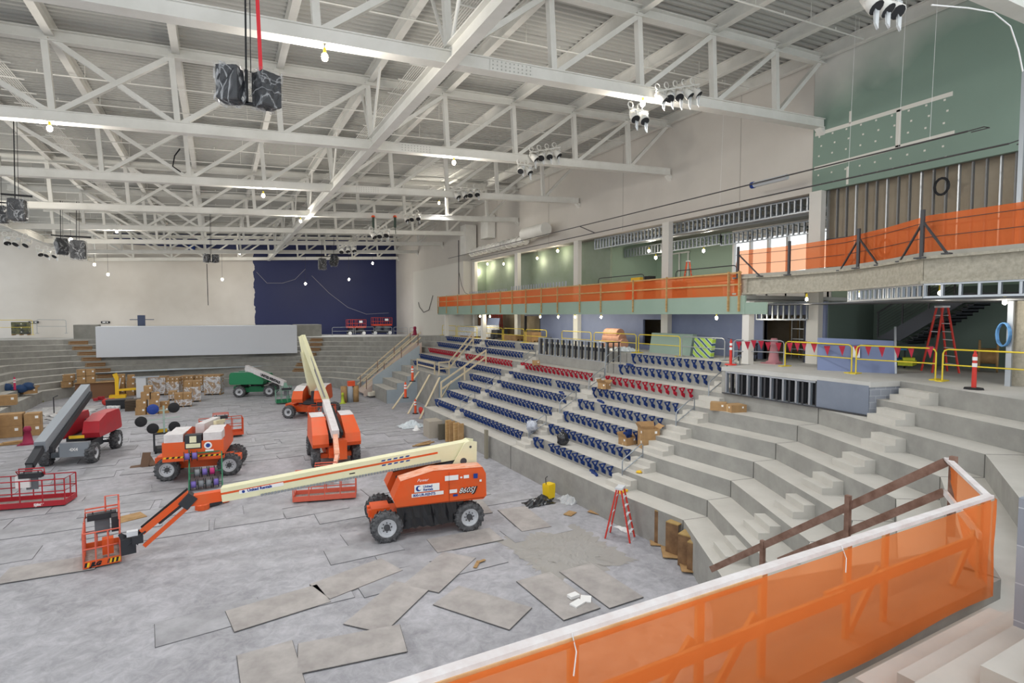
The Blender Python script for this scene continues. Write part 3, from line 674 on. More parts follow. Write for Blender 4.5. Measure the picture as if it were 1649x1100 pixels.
def basket(t, p, a, W=2.4, D=.9, m=RAILP, floor=True, toe=.22, h=1.1, toem=None, txt=None, haz=False):
    """ rails long side along local x, opening to the boom on +y """
    b = empty('platform', (0,0,0)); b.parent = t; r = .024
    bx = MB(); x0, x1, y0, y1 = -W/2, W/2, -D/2, D/2
    mb = MB(); mb.box(x0,y0,0,x1,y1,.04)
    def fin(mb): rot(mb, a, p); return mb
    fin(mb).build('platform_floor', mat('grating', '8a7f7a', .8, col2='a59b95', scale=8), b)
    mb = MB()
    for q in ((x0,y0,x1,y0),(x1,y0,x1,y1),(x1,y1,x0,y1),(x0,y1,x0,y0)):
        mb.bar((q[0],q[1],toe/2),(q[2],q[3],toe/2),.03,toe)
    fin(mb).build('toe_board', toem or m, b)
    mb = MB()
    for z in (.6, h):
        mb.tube([(x0,y0,z),(x1,y0,z),(x1,y1,z),(x0,y1,z),(x0,y0,z)], r, 6, False)
    n = 4 if W > 1.6 else 3
    for i in range(n+1):
        x = x0+(x1-x0)*i/n; mb.tube([(x,y0,0),(x,y0,h)], r, 6); mb.tube([(x,y1,0),(x,y1,h)], r, 6)
    for x in (x0,x1): mb.tube([(x,0,0),(x,0,h)], r, 6)
    fin(mb).build('guard_rail', m, b)
    mb = MB(); mb.tube([(-.45,y1-.05,h),(-.45,y1-.08,h+.3),(.45,y1-.08,h+.3),(.45,y1-.05,h)], r*1.2, 6); mb.tube([(-.45,y1-.05,h),(-.45,y1-.3,h+.25),(.45,y1-.3,h+.25),(.45,y1-.05,h)], r, 6); fin(mb).build('control_guard', m, b)
    mb = MB(); mb.cbox(0,y1-.12,h+.02,.8,.26,.2); mb.cbox(-.25,y1-.12,h+.16,.03,.03,.12); mb.cbox(.25,y1-.12,h+.16,.03,.03,.12); fin(mb).build('control_box', DARK, b)
    mb = MB(); mb.cbox(.0,y1-.06,.75,.42,.06,.5); fin(mb).build('manual_box', mat('grey_plastic', '6f747a', .6), b)
    if haz:
        mb = MB()
        for i in range(8):
            x = x0+.05+i*.1 if i < 3 else x1-.55+(i-3)*.1
            mb.cur = i % 2
            mb.prism([(x,y0-.02,.04),(x+.1,y0-.02,.04),(x+.16,y0-.02,.18),(x+.06,y0-.02,.18)], (0,.003,0))
        fin(mb).build('hazard_stripe', [HAZK, HAZY], b)
    return b
def TX(t, s, m, o, dx, up, size, par, **k): return text('lettering', s, m, tuple(o[i]-par.location[i] if False else o[i] for i in range(3)), dx, up, size, par, **k)
# ---- the near orange boom lift ----
O1 = Vector((6.68, 19.72, 0)); a1 = R(-7.6)
t1 = empty('boom_lift', O1, label='nearest orange boom lift with long cream boom lowered to the left', cat='boom lift')
chassis(t1, a1, ORG, r=.55, wb=1.5, tr=.98, steer=(.0,0,0,0), w=.42)
c_ = covers(t1, a1, ORG, ORGD)
eng = c_[0]
def L1(x, y, z): c, s_ = math.cos(a1), math.sin(a1); return (x*c-y*s_, x*s_+y*c, z)
dxv = Vector((math.cos(a1), math.sin(a1), 0)); upv = Vector((0,0,1)); yy = -1.225
mb = MB(); mb.box(-.55,yy-.004,1.72,.35,yy,1.98); mb.box(-.65,yy-.004,1.55,.5,yy,1.68); mb.box(.55,yy-.003,2.02,1.05,yy,2.2); mb.box(.72,yy-.003,1.55,1.0,yy,1.68); mb.box(1.25,yy-.006,2.04,1.45,yy-.001,2.16); rot(mb, a1); mb.build('sticker', WHITEP, eng)
mb = MB(); mb.box(1.62,yy-.007,2.0,1.78,yy-.003,2.18); mb.box(.85,yy-.007,1.42,1.02,yy-.003,1.5); mb.lathe([(.0,0),(.1,0)], (-.4,yy-.006,1.85), (0,-1,0), 16); rot(mb, a1); mb.build('blue_decal', NAVY, eng)
mb = MB(); mb.lathe([(.0,0),(.065,0)], (-.36,yy-.009,1.86), (0,-1,0), 14); mb.box(1.12,yy-.006,2.06,1.2,yy-.002,2.12); mb.box(1.86,yy+.02,1.85,1.94,yy+.03,1.93); rot(mb, a1); mb.build('decal_cutout', [WHITEP], eng)
TX(t1, 'United', NAVY, L1(-.24, yy-.008, 1.86), dxv, upv, .12, eng, bold=.004); TX(t1, 'Rentals', NAVY, L1(-.24, yy-.008, 1.75), dxv, upv, .12, eng, bold=.004)
TX(t1, '800-UR-RENTS', NAVY, L1(-.6, yy-.008, 1.575), dxv, upv, .125, eng, bold=.004)
TX(t1, '860SJ', DK, L1(1.06, yy-.004, 1.5), dxv, upv, .29, eng, bold=.014, shear=.4)
TX(t1, '860SJ', WHITEP, L1(1.055, yy-.009, 1.515), dxv, upv, .27, eng, bold=.0, shear=.4)
TX(t1, 'Genie' if False else 'Power', WHITEP, L1(-.45, yy+.03, 2.08), dxv, upv, .15, eng, shear=.4)
mb = MB(); mb.box(.70,yy-.003,1.22,.715,yy,2.33); mb.box(-1.2,yy-.004,1.24,2.05,yy,1.27); rot(mb, a1); mb.build('panel_seam', mat('seam_dark', '8c3a18', .7), eng)
# black plastic tied over the chassis
rnd = random.Random(3); mb = MB(); n = 18; top = []; bot = []
for i in range(n+1):
    x = -1.15+2.45*i/n; top.append((x, -1.0+rnd.uniform(-.03,.03), 1.2+rnd.uniform(-.02,.02))); bot.append((x, -1.0+rnd.uniform(-.1,.06), .28+.1*abs(math.sin(i*1.3))+rnd.uniform(0,.05)))
mid = [(a_[0], (a_[1]+b_[1])/2+rnd.uniform(-.09,.05), .75+rnd.uniform(-.05,.05)) for a_, b_ in zip(top, bot)]
for A, B in ((top, mid), (mid, bot)):
    for i in range(n): mb.quad(A[i], A[i+1], B[i+1], B[i])
rot(mb, a1); mb.build('plastic_cover', BAG, t1); mb = MB()
for i in range(6):
    mb.prism([(-1.75+.06*i,-.5+.2*i,.95),(-1.95,-.55+.2*i,.25),(-1.95,-.35+.2*i,.3),(-1.75+.06*i,-.3+.2*i,.95)], (.02,0,0))
rot(mb, a1); mb.build('plastic_drape', BAG, t1)
def W(v): return Vector(v)-O1
bp0, bp1 = Vector((8.5, 19.55, 2.83)), Vector((-.02, 20.92, 1.93))
bd = (bp1-bp0); bdn = bd.normalized(); side = Vector((bdn.y, -bdn.x, 0)).normalized()
if side.y > 0: side = -side
bup = side.cross(bdn); bup = bup if bup.z > 0 else -bup
mb = MB(); mb.bar(W(bp0), W(bp1), .46, .62, w2=.42, h2=.46); bo = mb.build('boom', CREAM, t1)
def BP(s_, h, o=.0): # point on the near side of the boom: s metres from the left tip, h above centre
    q = bp1-bdn*s_; wd = .21+.02*s_/8.6; return W(q+side*(wd+o)+bup*h)
mb = MB(); mb.add([BP(.0,.02,.004),BP(7.4,.06,.006),BP(7.4,.13,.006),BP(0,.09,.004)], [(0,1,2,3)]); mb.build('orange_stripe', ORG, bo)
mb = MB(); mb.add([BP(.55,-.06,.005),BP(1.95,-.05,.005),BP(1.95,.07,.007),BP(.55,.06,.007)], [(0,1,2,3)]); mb.build('sticker', WHITEP, bo)
bdx = -bdn
text('lettering', 'United Rentals', NAVY, BP(.8,-.03,.012), bdx, bup, .13, bo, bold=.006)
mb = MB(); mb.lathe([(0,0),(.05,0)], BP(.68,0,.012), side, 12); mb.build('blue_decal', NAVY, bo)
mb = MB()
for i in range(60): q = 1.2+i*.105; mb.bar(BP(q,-.235,.03), BP(q+.085,-.225,.03), .05, .075)
mb.build('hose_track', mat('track_grey', '8f9397', .5), bo)
mb = MB()
for i in range(5): q = 5.3+i*.22; mb.add([BP(q,.15,.006),BP(q+.14,.15,.006),BP(q+.17,.2,.006),BP(q+.03,.2,.006)], [(0,1,2,3)]); mb.add([BP(q,-.02,.006),BP(q+.14,-.02,.006),BP(q+.17,.03,.006),BP(q+.03,.03,.006)], [(0,1,2,3)])
mb.build('blue_decal', NAVY, bo)
mb = MB(); mb.add([BP(4.15,-.1,.006),BP(4.35,-.1,.006),BP(4.35,-.06,.006),BP(4.15,-.06,.006)], [(0,1,2,3)]); mb.build('black_decal', DK, bo)
for s_ in (-.26, .26):   # upright plates carrying the boom foot
    mb = MB(); pts = [(.95,2.12),(2.02,2.1),(2.04,3.12),(1.75,3.18),(1.55,3.1)]
    mb.prism([(x, s_-.03, z) for x, z in pts], (0,.06,0)); rot(mb, a1); mb.build('boom_upright', CREAM, t1)
mb = MB(); mb.lathe([(0,0),(.13,0)], (1.5,-.295,2.42), (0,-1,0), 16); mb.lathe([(0,0),(.05,0)], (1.78,-.295,2.95), (0,-1,0), 12); rot(mb, a1); mb.build('pin_hole', HUB, t1)
mb = MB(); mb.tube([L1(-1.0,0,1.9), L1(1.3,0,2.35)], .13, 12); mb.tube([L1(-1.1,.25,2.2), L1(.4,.2,2.48)], .1, 8); mb.build('lift_cylinder', DARK, t1)
mb = MB(); mb.bar(W(bp1)+bdn*(-.4)-bup*.05, W(bp1)+bdn*.95-bup*.02, .3, .34); mb.build('inner_boom', ORG, t1)
E1 = Vector((-1.0, 21.05, 1.92)); E2 = Vector((-2.35, 21.25, .72))
mb = MB(); mb.bar(W(E1)+Vector((.12,0,.08)), W(E1)+Vector((-.18,0,-.25)), .4, .34); mb.build('elbow_bracket', DARK, t1)
mb = MB(); mb.bar(W(E1)+Vector((0,0,.14)), W(E2)+Vector((.0,0,.22)), .2, .2); mb.build('jib_upper', ORG, t1)
mb = MB(); mb.bar(W(E1)+Vector((-.02,0,-.3)), W(E2)+Vector((.05,0,-.25)), .16, .13); mb.build('jib_lower', ORG, t1)
mb = MB(); mb.bar(W(E1)+Vector((-.05,.08,.27)), W(E2)+Vector((-.03,.08,.35)), .1, .06); mb.build('hose_guard', BLACK, t1)
mb = MB(); mb.tube([W(E1)+Vector((-.25,0,-.25)), W(E1).lerp(W(E2),.65)+Vector((0,0,.02))], .05, 8); mb.build('jib_cylinder', DARK, t1)
mb = MB()
for i in range(5): mb.tube([W(E2)+Vector((.1-.05*i,-.12+.06*i,.25)), W(E2)+Vector((-.15,-.1+.05*i,.1-.08*i)), W(E2)+Vector((-.45,-.1+.05*i,-.2+.08*i)), W(E2)+Vector((-.62,-.05+.03*i,.25))], .03, 6)
mb.cbox(-2.75-O1.x, 21.3-O1.y, .55, .4, .34, .5, .2); mb.cbox(-2.5-O1.x, 21.25-O1.y, .75, .3, .4, .25, .2); mb.build('platform_rotator', DARK, t1)
mb = MB(); mb.cbox(-2.62-O1.x, 21.22-O1.y, .95, .3, .2, .16, .1); mb.build('valve_box', RIM, t1)
bk = basket(t1, W((-3.55, 22.1, .06)), R(8), W=.95, D=1.75, m=RAILP, toem=ORG, haz=False)
def BK(x, y, z): c, s_ = math.cos(R(8)), math.sin(R(8)); o = W((-3.55,22.1,.06)); return (o.x+x*c-y*s_, o.y+x*s_+y*c, o.z+z)
dxk = Vector((math.cos(R(8)), math.sin(R(8)), 0))
text('lettering', 'JLG', DK, BK(-.3,-.9,.045), dxk, upv, .17, bk, bold=.014, shear=.35)
mb = MB()
for i in range(8):
    x = (-.46+.06*i) if i < 2 else (.12+.055*(i-2)); mb.cur = i % 2
    mb.add([BK(x,-.896,.04),BK(x+.06,-.896,.04),BK(x+.09,-.896,.18),BK(x+.03,-.896,.18)], [(0,1,2,3)])
mb.build('hazard_stripe', [HAZK, HAZY], bk)
mb = MB(); mb.tube([BK(.47,.5,0),BK(.47,.5,1.6),BK(.47,.1,1.7),BK(.47,-.1,1.15)], .03, 8); mb.tube([BK(.1,.85,1.1),BK(.1,.8,1.75),BK(.47,.75,1.75),BK(.47,.8,1.1)], .028, 8); mb.tube([BK(-.47,.2,0),BK(-.47,.2,1.15)], .03, 8); mb.build('control_guard', RAILP, bk)
mb = MB(); mb.cbox(*BK(.15,-.3,.42),.3,.3,.5,R(8)); mb.build('tool_box', ORG, bk)
mb = MB(); mb.cbox(*BK(.38,.3,.95),.25,.4,.5,R(8)); mb.build('control_box', DARK, bk)
# ---- orange lift seen from behind, boom pointing away ----
def upright_lift(name_lab, O, ac, au, body, top, boomm, boom_pts, bw, bask, rail, steer=(0,0,0,0), r=.55, pts=None, wb=1.35, stripe=False, ext=None, rimc=RIM):
    t = empty('boom_lift', O, label=name_lab, cat='boom lift')
    chassis(t, ac, body, r=r, wb=wb, steer=steer, rimc=rimc)
    cv = covers(t, au, body, top, pts)
    prev = None
    for i, (p, q, w_, h_, m_) in enumerate(boom_pts):
        mb = MB(); mb.bar(Vector(p)-O, Vector(q)-O, w_, h_); mb.build('boom_section' if i else 'boom', m_, t)
    if bask:
        basket(t, Vector(bask[0])-O, bask[1], bask[2], bask[3], rail, toem=bask[4] if len(bask) > 4 else None)
    return t, cv
O2 = Vector((-.85, 31.85, 0))
t2, cv = upright_lift('orange boom lift seen from its tail, boom lowered away from the camera', O2, R(-9), R(-99), ORG, DUSTW, DUSTW,
   [((-.95,31.6,2.3),(-.25,36.8,1.75),.4,.45,DUSTW), ((-.25,36.8,1.7),(0,39.0,1.1),.3,.32,CREAM), ((-.3,33.2,2.25),(.15,36.6,1.75),.14,.2,CREAM)], .4, ((0.0,40.4,.15), R(3), 2.5, .95), mat('rail_orange', 'd9552e', .5))
c2, s2 = math.cos(R(-9)), math.sin(R(-9))
def L2(x, y, z): return (x*c2-y*s2, x*s2+y*c2, z)
tail = -2.14
mb = MB(); mb.box(-1.28,tail-.02,1.15,1.28,tail+.3,2.05); rot(mb, R(-9)); tb = mb.build('tail_cover', ORG, t2)
mb = MB(); mb.box(-1.2,tail-.005,2.05,-.42,tail+.9,2.42); mb.box(.42,tail-.005,2.05,1.2,tail+.9,2.42); rot(mb, R(-9)); mb.build('dust_layer', DUSTW, tb)
mb = MB()
for i in range(22):
    x = -1.26+i*.115; mb.cur = i % 2; mb.prism([(x,tail-.028,1.3),(x+.115,tail-.028,1.3),(x+.16,tail-.028,1.38),(x+.045,tail-.028,1.38)], (0,.004,0))
rot(mb, R(-9)); mb.build('hazard_stripe', [HAZY, HAZK], tb)
mb = MB(); mb.lathe([(0,0),(.17,0)], (.62,tail-.03,1.82), (0,-1,0), 18); mb.box(.5,tail-.026,1.5,.85,tail-.022,1.62); rot(mb, R(-9)); mb.build('sticker', WHITEP, tb)
mb = MB(); mb.lathe([(0,0),(.1,0)], (.62,tail-.034,1.82), (0,-1,0), 16); rot(mb, R(-9)); mb.build('blue_decal', NAVY, tb)
mb = MB(); mb.box(-.35,tail-.03,1.7,.35,tail+.4,2.35); rot(mb, R(-9)); mb.build('engine_bay', DARK, tb)
mb = MB(); mb.box(-.3,tail-.05,1.75,.3,tail-.02,1.95); mb.box(-.14,tail-.06,2.0,.14,tail-.02,2.3); rot(mb, R(-9)); mb.build('valve_block', [CREAM], tb)
# ---- orange lift facing the camera ----
O3 = Vector((5.45, 31.6, 0))
t3, cv = upright_lift('orange boom lift pointing at the camera behind the cream boom', O3, R(87), R(87), ORG, DUSTW, DUSTW,
   [((5.45,33.6,2.85),(5.15,28.9,1.9),.36,.42,DUSTW), ((5.75,33.3,2.6),(5.55,29.3,1.8),.12,.2,BLACK), ((5.15,29.0,1.8),(4.9,27.2,1.2),.24,.26,ORGD), ((4.9,27.2,1.2),(4.3,25.3,.55),.18,.2,ORGD)], .4, ((3.95,24.75,.08), R(-14)+PI*0, 2.55, .9), RAILP, pts=[(-2.0,1.1),(1.2,1.15),(1.3,2.0),(1.1,2.45),(-.3,2.42),(-1.9,1.75),(-2.1,1.3)])
c3_, s3_ = math.cos(R(-14)), math.sin(R(-14))
text('lettering', 'JLG', WHITEP, (3.75-O3.x, 24.35-O3.y, .14), (c3_, s3_, 0), upv, .16, t3, bold=.01)
mb = MB(); mb.box(-.32,-.30,.5,.32,.3,1.5); rot(mb, R(-3), (-.0,-2.2,0)); mb.build('front_frame', ORG, t3)
# ---- red boom lift ----
O6 = Vector((-6.9, 38.6, 0))
t6, cv = upright_lift('dark red boom lift with grey boom slanting down to the left', O6, R(80), R(80), mat('chassis_grey', '5b6168', .6), None, GREYB,
   [((-6.85,39.5,3.75),(-7.35,32.2,1.95),.42,.52,GREYB), ((-6.6,39.3,3.45),(-7.05,32.6,1.7),.14,.3,DARK), ((-7.35,32.2,1.9),(-7.5,31.2,1.35),.3,.3,DARK), ((-7.5,31.2,1.35),(-7.4,30.1,.8),.22,.22,DARK)], .4, ((-7.25,29.6,.08), R(-12), 3.1, 1.0, LRED), LRED, wb=1.7)
for o in cv: o.data.materials[0] = LRED
c6, s6 = math.cos(R(-12)), math.sin(R(-12))
text('lettering', 'SJ86T', WHITEP, (-6.9-O6.x, 29.0-O6.y, .12), (c6, s6, 0), upv, .15, t6, bold=.006)
text('lettering', 'SKYJACK', WHITEP, (-8.75-O6.x, 29.4-O6.y, .12), (c6, s6, 0), upv, .15, t6, bold=.006)
mb = MB(); mb.cbox(0,-2.0,.85,1.3,.3,.75,-.17); pl = mb.build('front_cover', GREYB, t6)
text('lettering', '4X4', WHITEP, (-.22, -2.17, .8), (math.cos(-.17), math.sin(-.17), 0), upv, .22, t6, bold=.01)
mb = MB(); mb.cbox(0,-1.6,1.42,.7,.02,.16,-.17); mb.build('yellow_label', HAZY, t6)
mb = MB(); mb.tube([(-1.5,1.2,2.4),(-1.5,1.2,3.3),(-1.3,1.2,3.4)], .03, 6); mb.build('exhaust_stack', DARK, t6)
mb = MB(); mb.sphere((-.9,1.2,2.5), .07, 8, 5); mb.build('beacon', mat('amber_lens', 'f09a2a', .3), t6)
mb = MB(); mb.cbox(-7.45-O6.x, 30.0-O6.y, .95, .5, .12, .5, -.2); mb.build('notice_plate', WHITEP, t6)
# ---- articulated orange lift, arm raised ----
O4 = Vector((6.35, 45.6, 0))
top4 = atY(486, 541, 45.9); kn = atY(491, 566, 45.8)
t4, cv = upright_lift('orange articulated boom lift with its cream arm folded high', O4, R(-35), R(70), ORG, DUSTW, CREAM,
   [((6.55,45.9,1.7), kn, .5,.6,CREAM), (kn, top4, .45, .4, CREAM), (top4, atY(527,650,43.6), .34,.42,CREAM), (atY(527,650,43.6), atY(534,672,42.9), .24,.24,RAILP)], .4, ((6.6,42.3,.2), R(-20), 1.8, .9, ORG), mat('rail_orange', 'd9552e', .5), r=.5)
mb = MB(); mb.bar(atY(490,548,45.6)-O4, atY(523,640,43.5)-O4, .08, .1); mb.build('lift_cylinder', CHROME, t4)
mb = MB(); mb.cbox(.25,-.9,1.5,.8,.3,1.2,R(-20)); mb.build('mast_cover', DARK, t4)
# ---- green articulated lift ----
O5 = Vector((3.2, 60.0, 0))
t5, cv = upright_lift('green and white boom lift at the far end beside the raised orange one', O5, R(-15), R(150), LGREEN, LGREEND, WHITEP,
   [(atY(397,592,60.0), atY(459,618,55.5), .34,.5,DUSTW), (atY(399,592,60.2), atY(404,616,60.0), .4,.45,DUSTW), (atY(459,618,55.5), atY(466,648,53.8), .26,.26,LGREEND)], .4, ((5.3,53.2,.15), R(0), 1.9, .9, LGREEN), LGREEND, r=.55)
# text on its boom
pA, pB = atY(409,597,59.0), atY(459,618,55.5); dd = (pB-pA).normalized(); uu = Vector((0,0,1))-dd*dd.z; sd = dd.cross(uu).normalized()
text('lettering', 'UNITED RENTALS', DK, (pA-O5)+dd*1.2-uu*.12+Vector((-.17,-.2,0)), dd, uu, .34, t5, bold=.02)
# ---- scissor lifts on the far concourse ----
def scissor(p, w_, h0, label):
    t = empty('scissor_lift', p, 0, label=label, cat='scissor lift')
    mb = MB(); mb.box(-w_/2,-.5,.25,w_/2,.5,.6); mb.build('base', DARK, t)
    for i, x in enumerate((-w_/2+.3, w_/2-.3)):
        for y in (-.5,.5):
            mb = MB(); mb.lathe([(0,-.09),(.24,-.09),(.24,.09),(0,.09)], (x,y,.24), (0,1,0), 14); wl = mb.build('wheel', WHITEP, t)
    mb = MB()
    for j in range(3):
        za, zc = .6+j*(h0-.6)/3, .6+(j+1)*(h0-.6)/3
        for y in (-.4,.4): mb.bar((-w_/2+.2,y,za),(w_/2-.2,y,zc),.06,.1); mb.bar((w_/2-.2,y,za),(-w_/2+.2,y,zc),.06,.1)
    mb.build('scissor_arms', mat('grey_plastic', '6f747a', .6), t)
    ro = mat('scissor_orange', 'c8452c', .5)
    mb = MB(); mb.box(-w_/2,-.55,h0,w_/2,.55,h0+.22); mb.build('deck', ro, t)
    mb = MB()
    for z in (h0+.6, h0+1.15): mb.tube([(-w_/2,-.55,z),(w_/2,-.55,z),(w_/2,.55,z),(-w_/2,.55,z),(-w_/2,-.55,z)], .03, 6, False)
    for i in range(5):
        x = -w_/2+w_*i/4
        for y in (-.55,.55): mb.tube([(x,y,h0),(x,y,h0+1.15)], .03, 6)
    mb.build('guard_rail', ro, t)
    mb = MB(); mb.box(w_*.12,-.62,h0+.7,w_*.3,-.58,h0+1.0); mb.build('notice_plate', WHITEP, t)
scissor((17.0, 78.5, 5.2), 2.5, .98, 'lower red-orange scissor lift before the blue wall, left of two')
scissor((20.6, 78.5, 5.2), 2.7, 1.25, 'taller red-orange scissor lift before the blue wall, right of two')
# ================= orange debris netting =================
def net_mat(name, col, tr):
    m = bpy.data.materials.new(name); m.use_nodes = True; nt = m.node_tree; L = nt.links.new
    out = nt.nodes['Material Output']; b = nt.nodes['Principled BSDF']; b.inputs['Base Color'].default_value = (*hexc(col), 1); b.inputs['Roughness'].default_value = .7
    t = nt.nodes.new('ShaderNodeBsdfTransparent'); t.inputs[0].default_value = (*hexc('ffd4ae'), 1)
    tl = nt.nodes.new('ShaderNodeBsdfTranslucent'); tl.inputs[0].default_value = (*hexc(col), 1)
    m1 = nt.nodes.new('ShaderNodeMixShader'); m1.inputs[0].default_value = .22; L(b.outputs[0], m1.inputs[1]); L(tl.outputs[0], m1.inputs[2])
    m2 = nt.nodes.new('ShaderNodeMixShader'); m2.inputs[0].default_value = tr; L(m1.outputs[0], m2.inputs[1]); L(t.outputs[0], m2.inputs[2])
    L(m2.outputs[0], out.inputs[0]); return m
NET = net_mat('orange_mesh_net', 'ff8a40', .42); NET2 = net_mat('orange_mesh_net_far', 'ff7630', .42)
def net_strip(path, z0, z1, wob=.03, seed=0, step=.35, rows=6, hem=0):
    rnd = random.Random(seed); pts = []
    for a, b in zip(path, path[1:]):
        a = Vector((*a, 0)); b = Vector((*b, 0)); n = max(1, int((b-a).length/step)); d = (b-a).normalized(); nr = Vector((-d.y, d.x, 0))
        for i in range(n): pts.append((a.lerp(b, i/n), nr))
    pts.append((Vector((*path[-1], 0)), nr)); mb = MB(); mb.smooth = True; vs = []
    ph = rnd.uniform(0, 6)
    for i, (p, nr) in enumerate(pts):
        for r in range(rows+1):
            u = r/rows; w_ = wob*math.sin(i*1.1+ph+u*2)*math.sin(PI*min(1, u*1.2))+rnd.uniform(-1, 1)*wob*.35*(1-abs(2*u-1))
            zz = z1+(z0-z1)*u+(hem*math.sin(i*.55+ph) if r == rows else 0)
            vs.append(p+nr*w_+Vector((0, 0, zz)))
    k = rows+1
    mb.add(vs, [(i*k+r, (i+1)*k+r, (i+1)*k+r+1, i*k+r+1) for i in range(len(pts)-1) for r in range(rows)]); return mb
# ---- foreground guard fence round the near opening ----
NEWW = mat('pale_lumber', 'd9b48a', .7, col2='c99d6c', scale=3)
ff = empty('guard_fence', (0, 3.6, 4.36), label='orange netted timber guard fence around the opening in the foreground', cat='fence')
def F(v): return Vector(v)-Vector((0, 3.6, 4.36))
mb = MB(); mb.bar(F((-3, 3.385, 5.60)), F((8.98, 3.385, 5.60)), .09, .045); mb.build('cap_rail', mat('dusty_white_lumber', 'e6e2e2', .7, col2='d9cfcd', scale=5), ff)
mb = MB(); mb.bar(F((-3, 3.34, 5.55)), F((4.4, 3.34, 5.55)), .025, .07); mb.build('top_rail', NEWW, ff)
mb = MB(); mb.bar(F((-3, 3.50, 4.93)), F((6.0, 3.50, 4.93)), .04, .13); mb.bar(F((5.7, 3.54, 4.95)), F((8.95, 3.54, 4.95)), .04, .13); mb.build('mid_rail', NEWW, ff)
for i, px in enumerate((923, 1128, 1229, 1365, 1425, 1576)):
    X = atY(px, 900, 3.58).x
    mb = MB(); mb.bar(F((X, 3.58, 4.36)), F((X, 3.58, 5.5)), .09, .04, up=(0,1,0)); mb.build('post', NEWW, ff)
    if i in (1, 2, 4, 5): mb = MB(); mb.bar(F((X-.05, 3.62, 5.0)), F((X-.62, 3.62, 4.37)), .09, .04, up=(0,1,0)); mb.build('brace', NEWW, ff)
def place(mb): mb.v = [tuple(F(v)) for v in mb.v]; return mb
place(net_strip([(-3, 3.31), (8.98, 3.31), (9.05, 3.36)], 4.28, 5.575, .022, 1, .3, 6, .03)).build('netting', NET, ff)
mb = MB(); mb.smooth = True
a_, b_ = Vector((9.05, 3.4, 0)), Vector((10.6, 4.55, 0))
vs = []
for i in range(9):
    u = i/8; p = a_.lerp(b_, u)
    for r in range(7):
        z = 5.56-(.0+1.2*(1-u*.0))*r/6*(1.0 if u < .35 else max(.0, 1.1-(u-.35)*1.4)); vs.append(F((p.x+.02*math.sin(i*2+r), p.y, z)))
mb.add(vs, [(i*7+r, (i+1)*7+r, (i+1)*7+r+1, i*7+r+1) for i in range(8) for r in range(6)]); mb.build('netting', NET, ff)
mb = MB(); mb.bar(F((9.0, 3.42, 5.58)), F((10.68, 4.62, 5.6)), .09, .045); mb.bar(F((9.05, 3.5, 5.0)), F((10.6, 4.6, 5.05)), .04, .1); mb.build('return_rail', mat('dusty_white_lumber', 'e6e2e2'), ff)
mb = MB(); mb.tube([F((2.28,3.33,5.62)), F((2.29,3.29,5.5)), F((2.26,3.28,5.33))], .006, 5); mb.tube([F((5.62,3.33,5.62)), F((5.64,3.29,5.5)), F((5.62,3.28,5.36))], .006, 5); mb.build('tie_string', WHITEP, ff)
# ---- sloping timber hand rail on the far side of the opening ----
sr = empty('sloping_guardrail', (10.55, 9.4, 1.3), label='weathered brown timber guardrail sloping down beside the near opening', cat='guardrail')
SO = Vector((10.55, 9.4, 1.3)); A_, B_ = Vector((10.62, 4.62, 5.55)), atX(1145, 917, 10.55)
mb = MB(); mb.bar(A_-SO, B_-SO, .045, .14); mb.build('top_rail', OLDWOOD, sr)
mb = MB(); mb.bar(A_-SO+Vector((0,0,-.5)), A_.lerp(B_, .62)-SO+Vector((0,0,-.5)), .045, .13); mb.build('mid_rail', OLDWOOD, sr)
wallz = lambda y: 4.28 if y < 4.25 else 4.28+(1.3-4.28)*(y-4.25)/5.0
for px, over in ((1535, .03), (1368, .22), (1232, .12)):
    q = atX(px, 800, 10.62); t_ = (q.y-A_.y)/(B_.y-A_.y); zt_ = A_.z+(B_.z-A_.z)*t_
    mb = MB(); mb.bar(Vector((10.58, q.y, wallz(q.y)-.3))-SO, Vector((10.58, q.y, zt_+over))-SO, .09, .09, up=(0,1,0)); mb.build('post', OLDWOOD, sr)
# grey block pier in the bottom right corner
def block_mat():
    m = bpy.data.materials.new('grey_block'); m.use_nodes = True; nt = m.node_tree; b = nt.nodes['Principled BSDF']; L = nt.links.new
    tc = nt.nodes.new('ShaderNodeTexCoord'); mp = nt.nodes.new('ShaderNodeMapping'); mp.inputs['Rotation'].default_value = (R(90), 0, R(90)); L(tc.outputs['Object'], mp.inputs[0])
    br = nt.nodes.new('ShaderNodeTexBrick'); L(mp.outputs[0], br.inputs['Vector']); br.inputs['Scale'].default_value = 1; br.inputs['Brick Width'].default_value = .41; br.inputs['Row Height'].default_value = .205; br.inputs['Mortar Size'].default_value = .007
    br.inputs['Color1'].default_value = (*hexc('9ca1ab'), 1); br.inputs['Color2'].default_value = (*hexc('8c929d'), 1); br.inputs['Mortar'].default_value = (*hexc('b9bec6'), 1)
    L(br.outputs[0], b.inputs['Base Color']); b.inputs['Roughness'].default_value = .9; return m
BLK = block_mat()
mb = MB(); mb.box(7.5, .4, 4.65, 7.85, 2.58, 6.05); S('wall_block_pier', mb, BLK)
mb = MB(); mb.box(7.56, .4, 6.052, 7.9, 2.3, 6.09); mb.build('capping_board', BLACK, label='dark board lying on top of the grey block pier, right edge', cat='board')
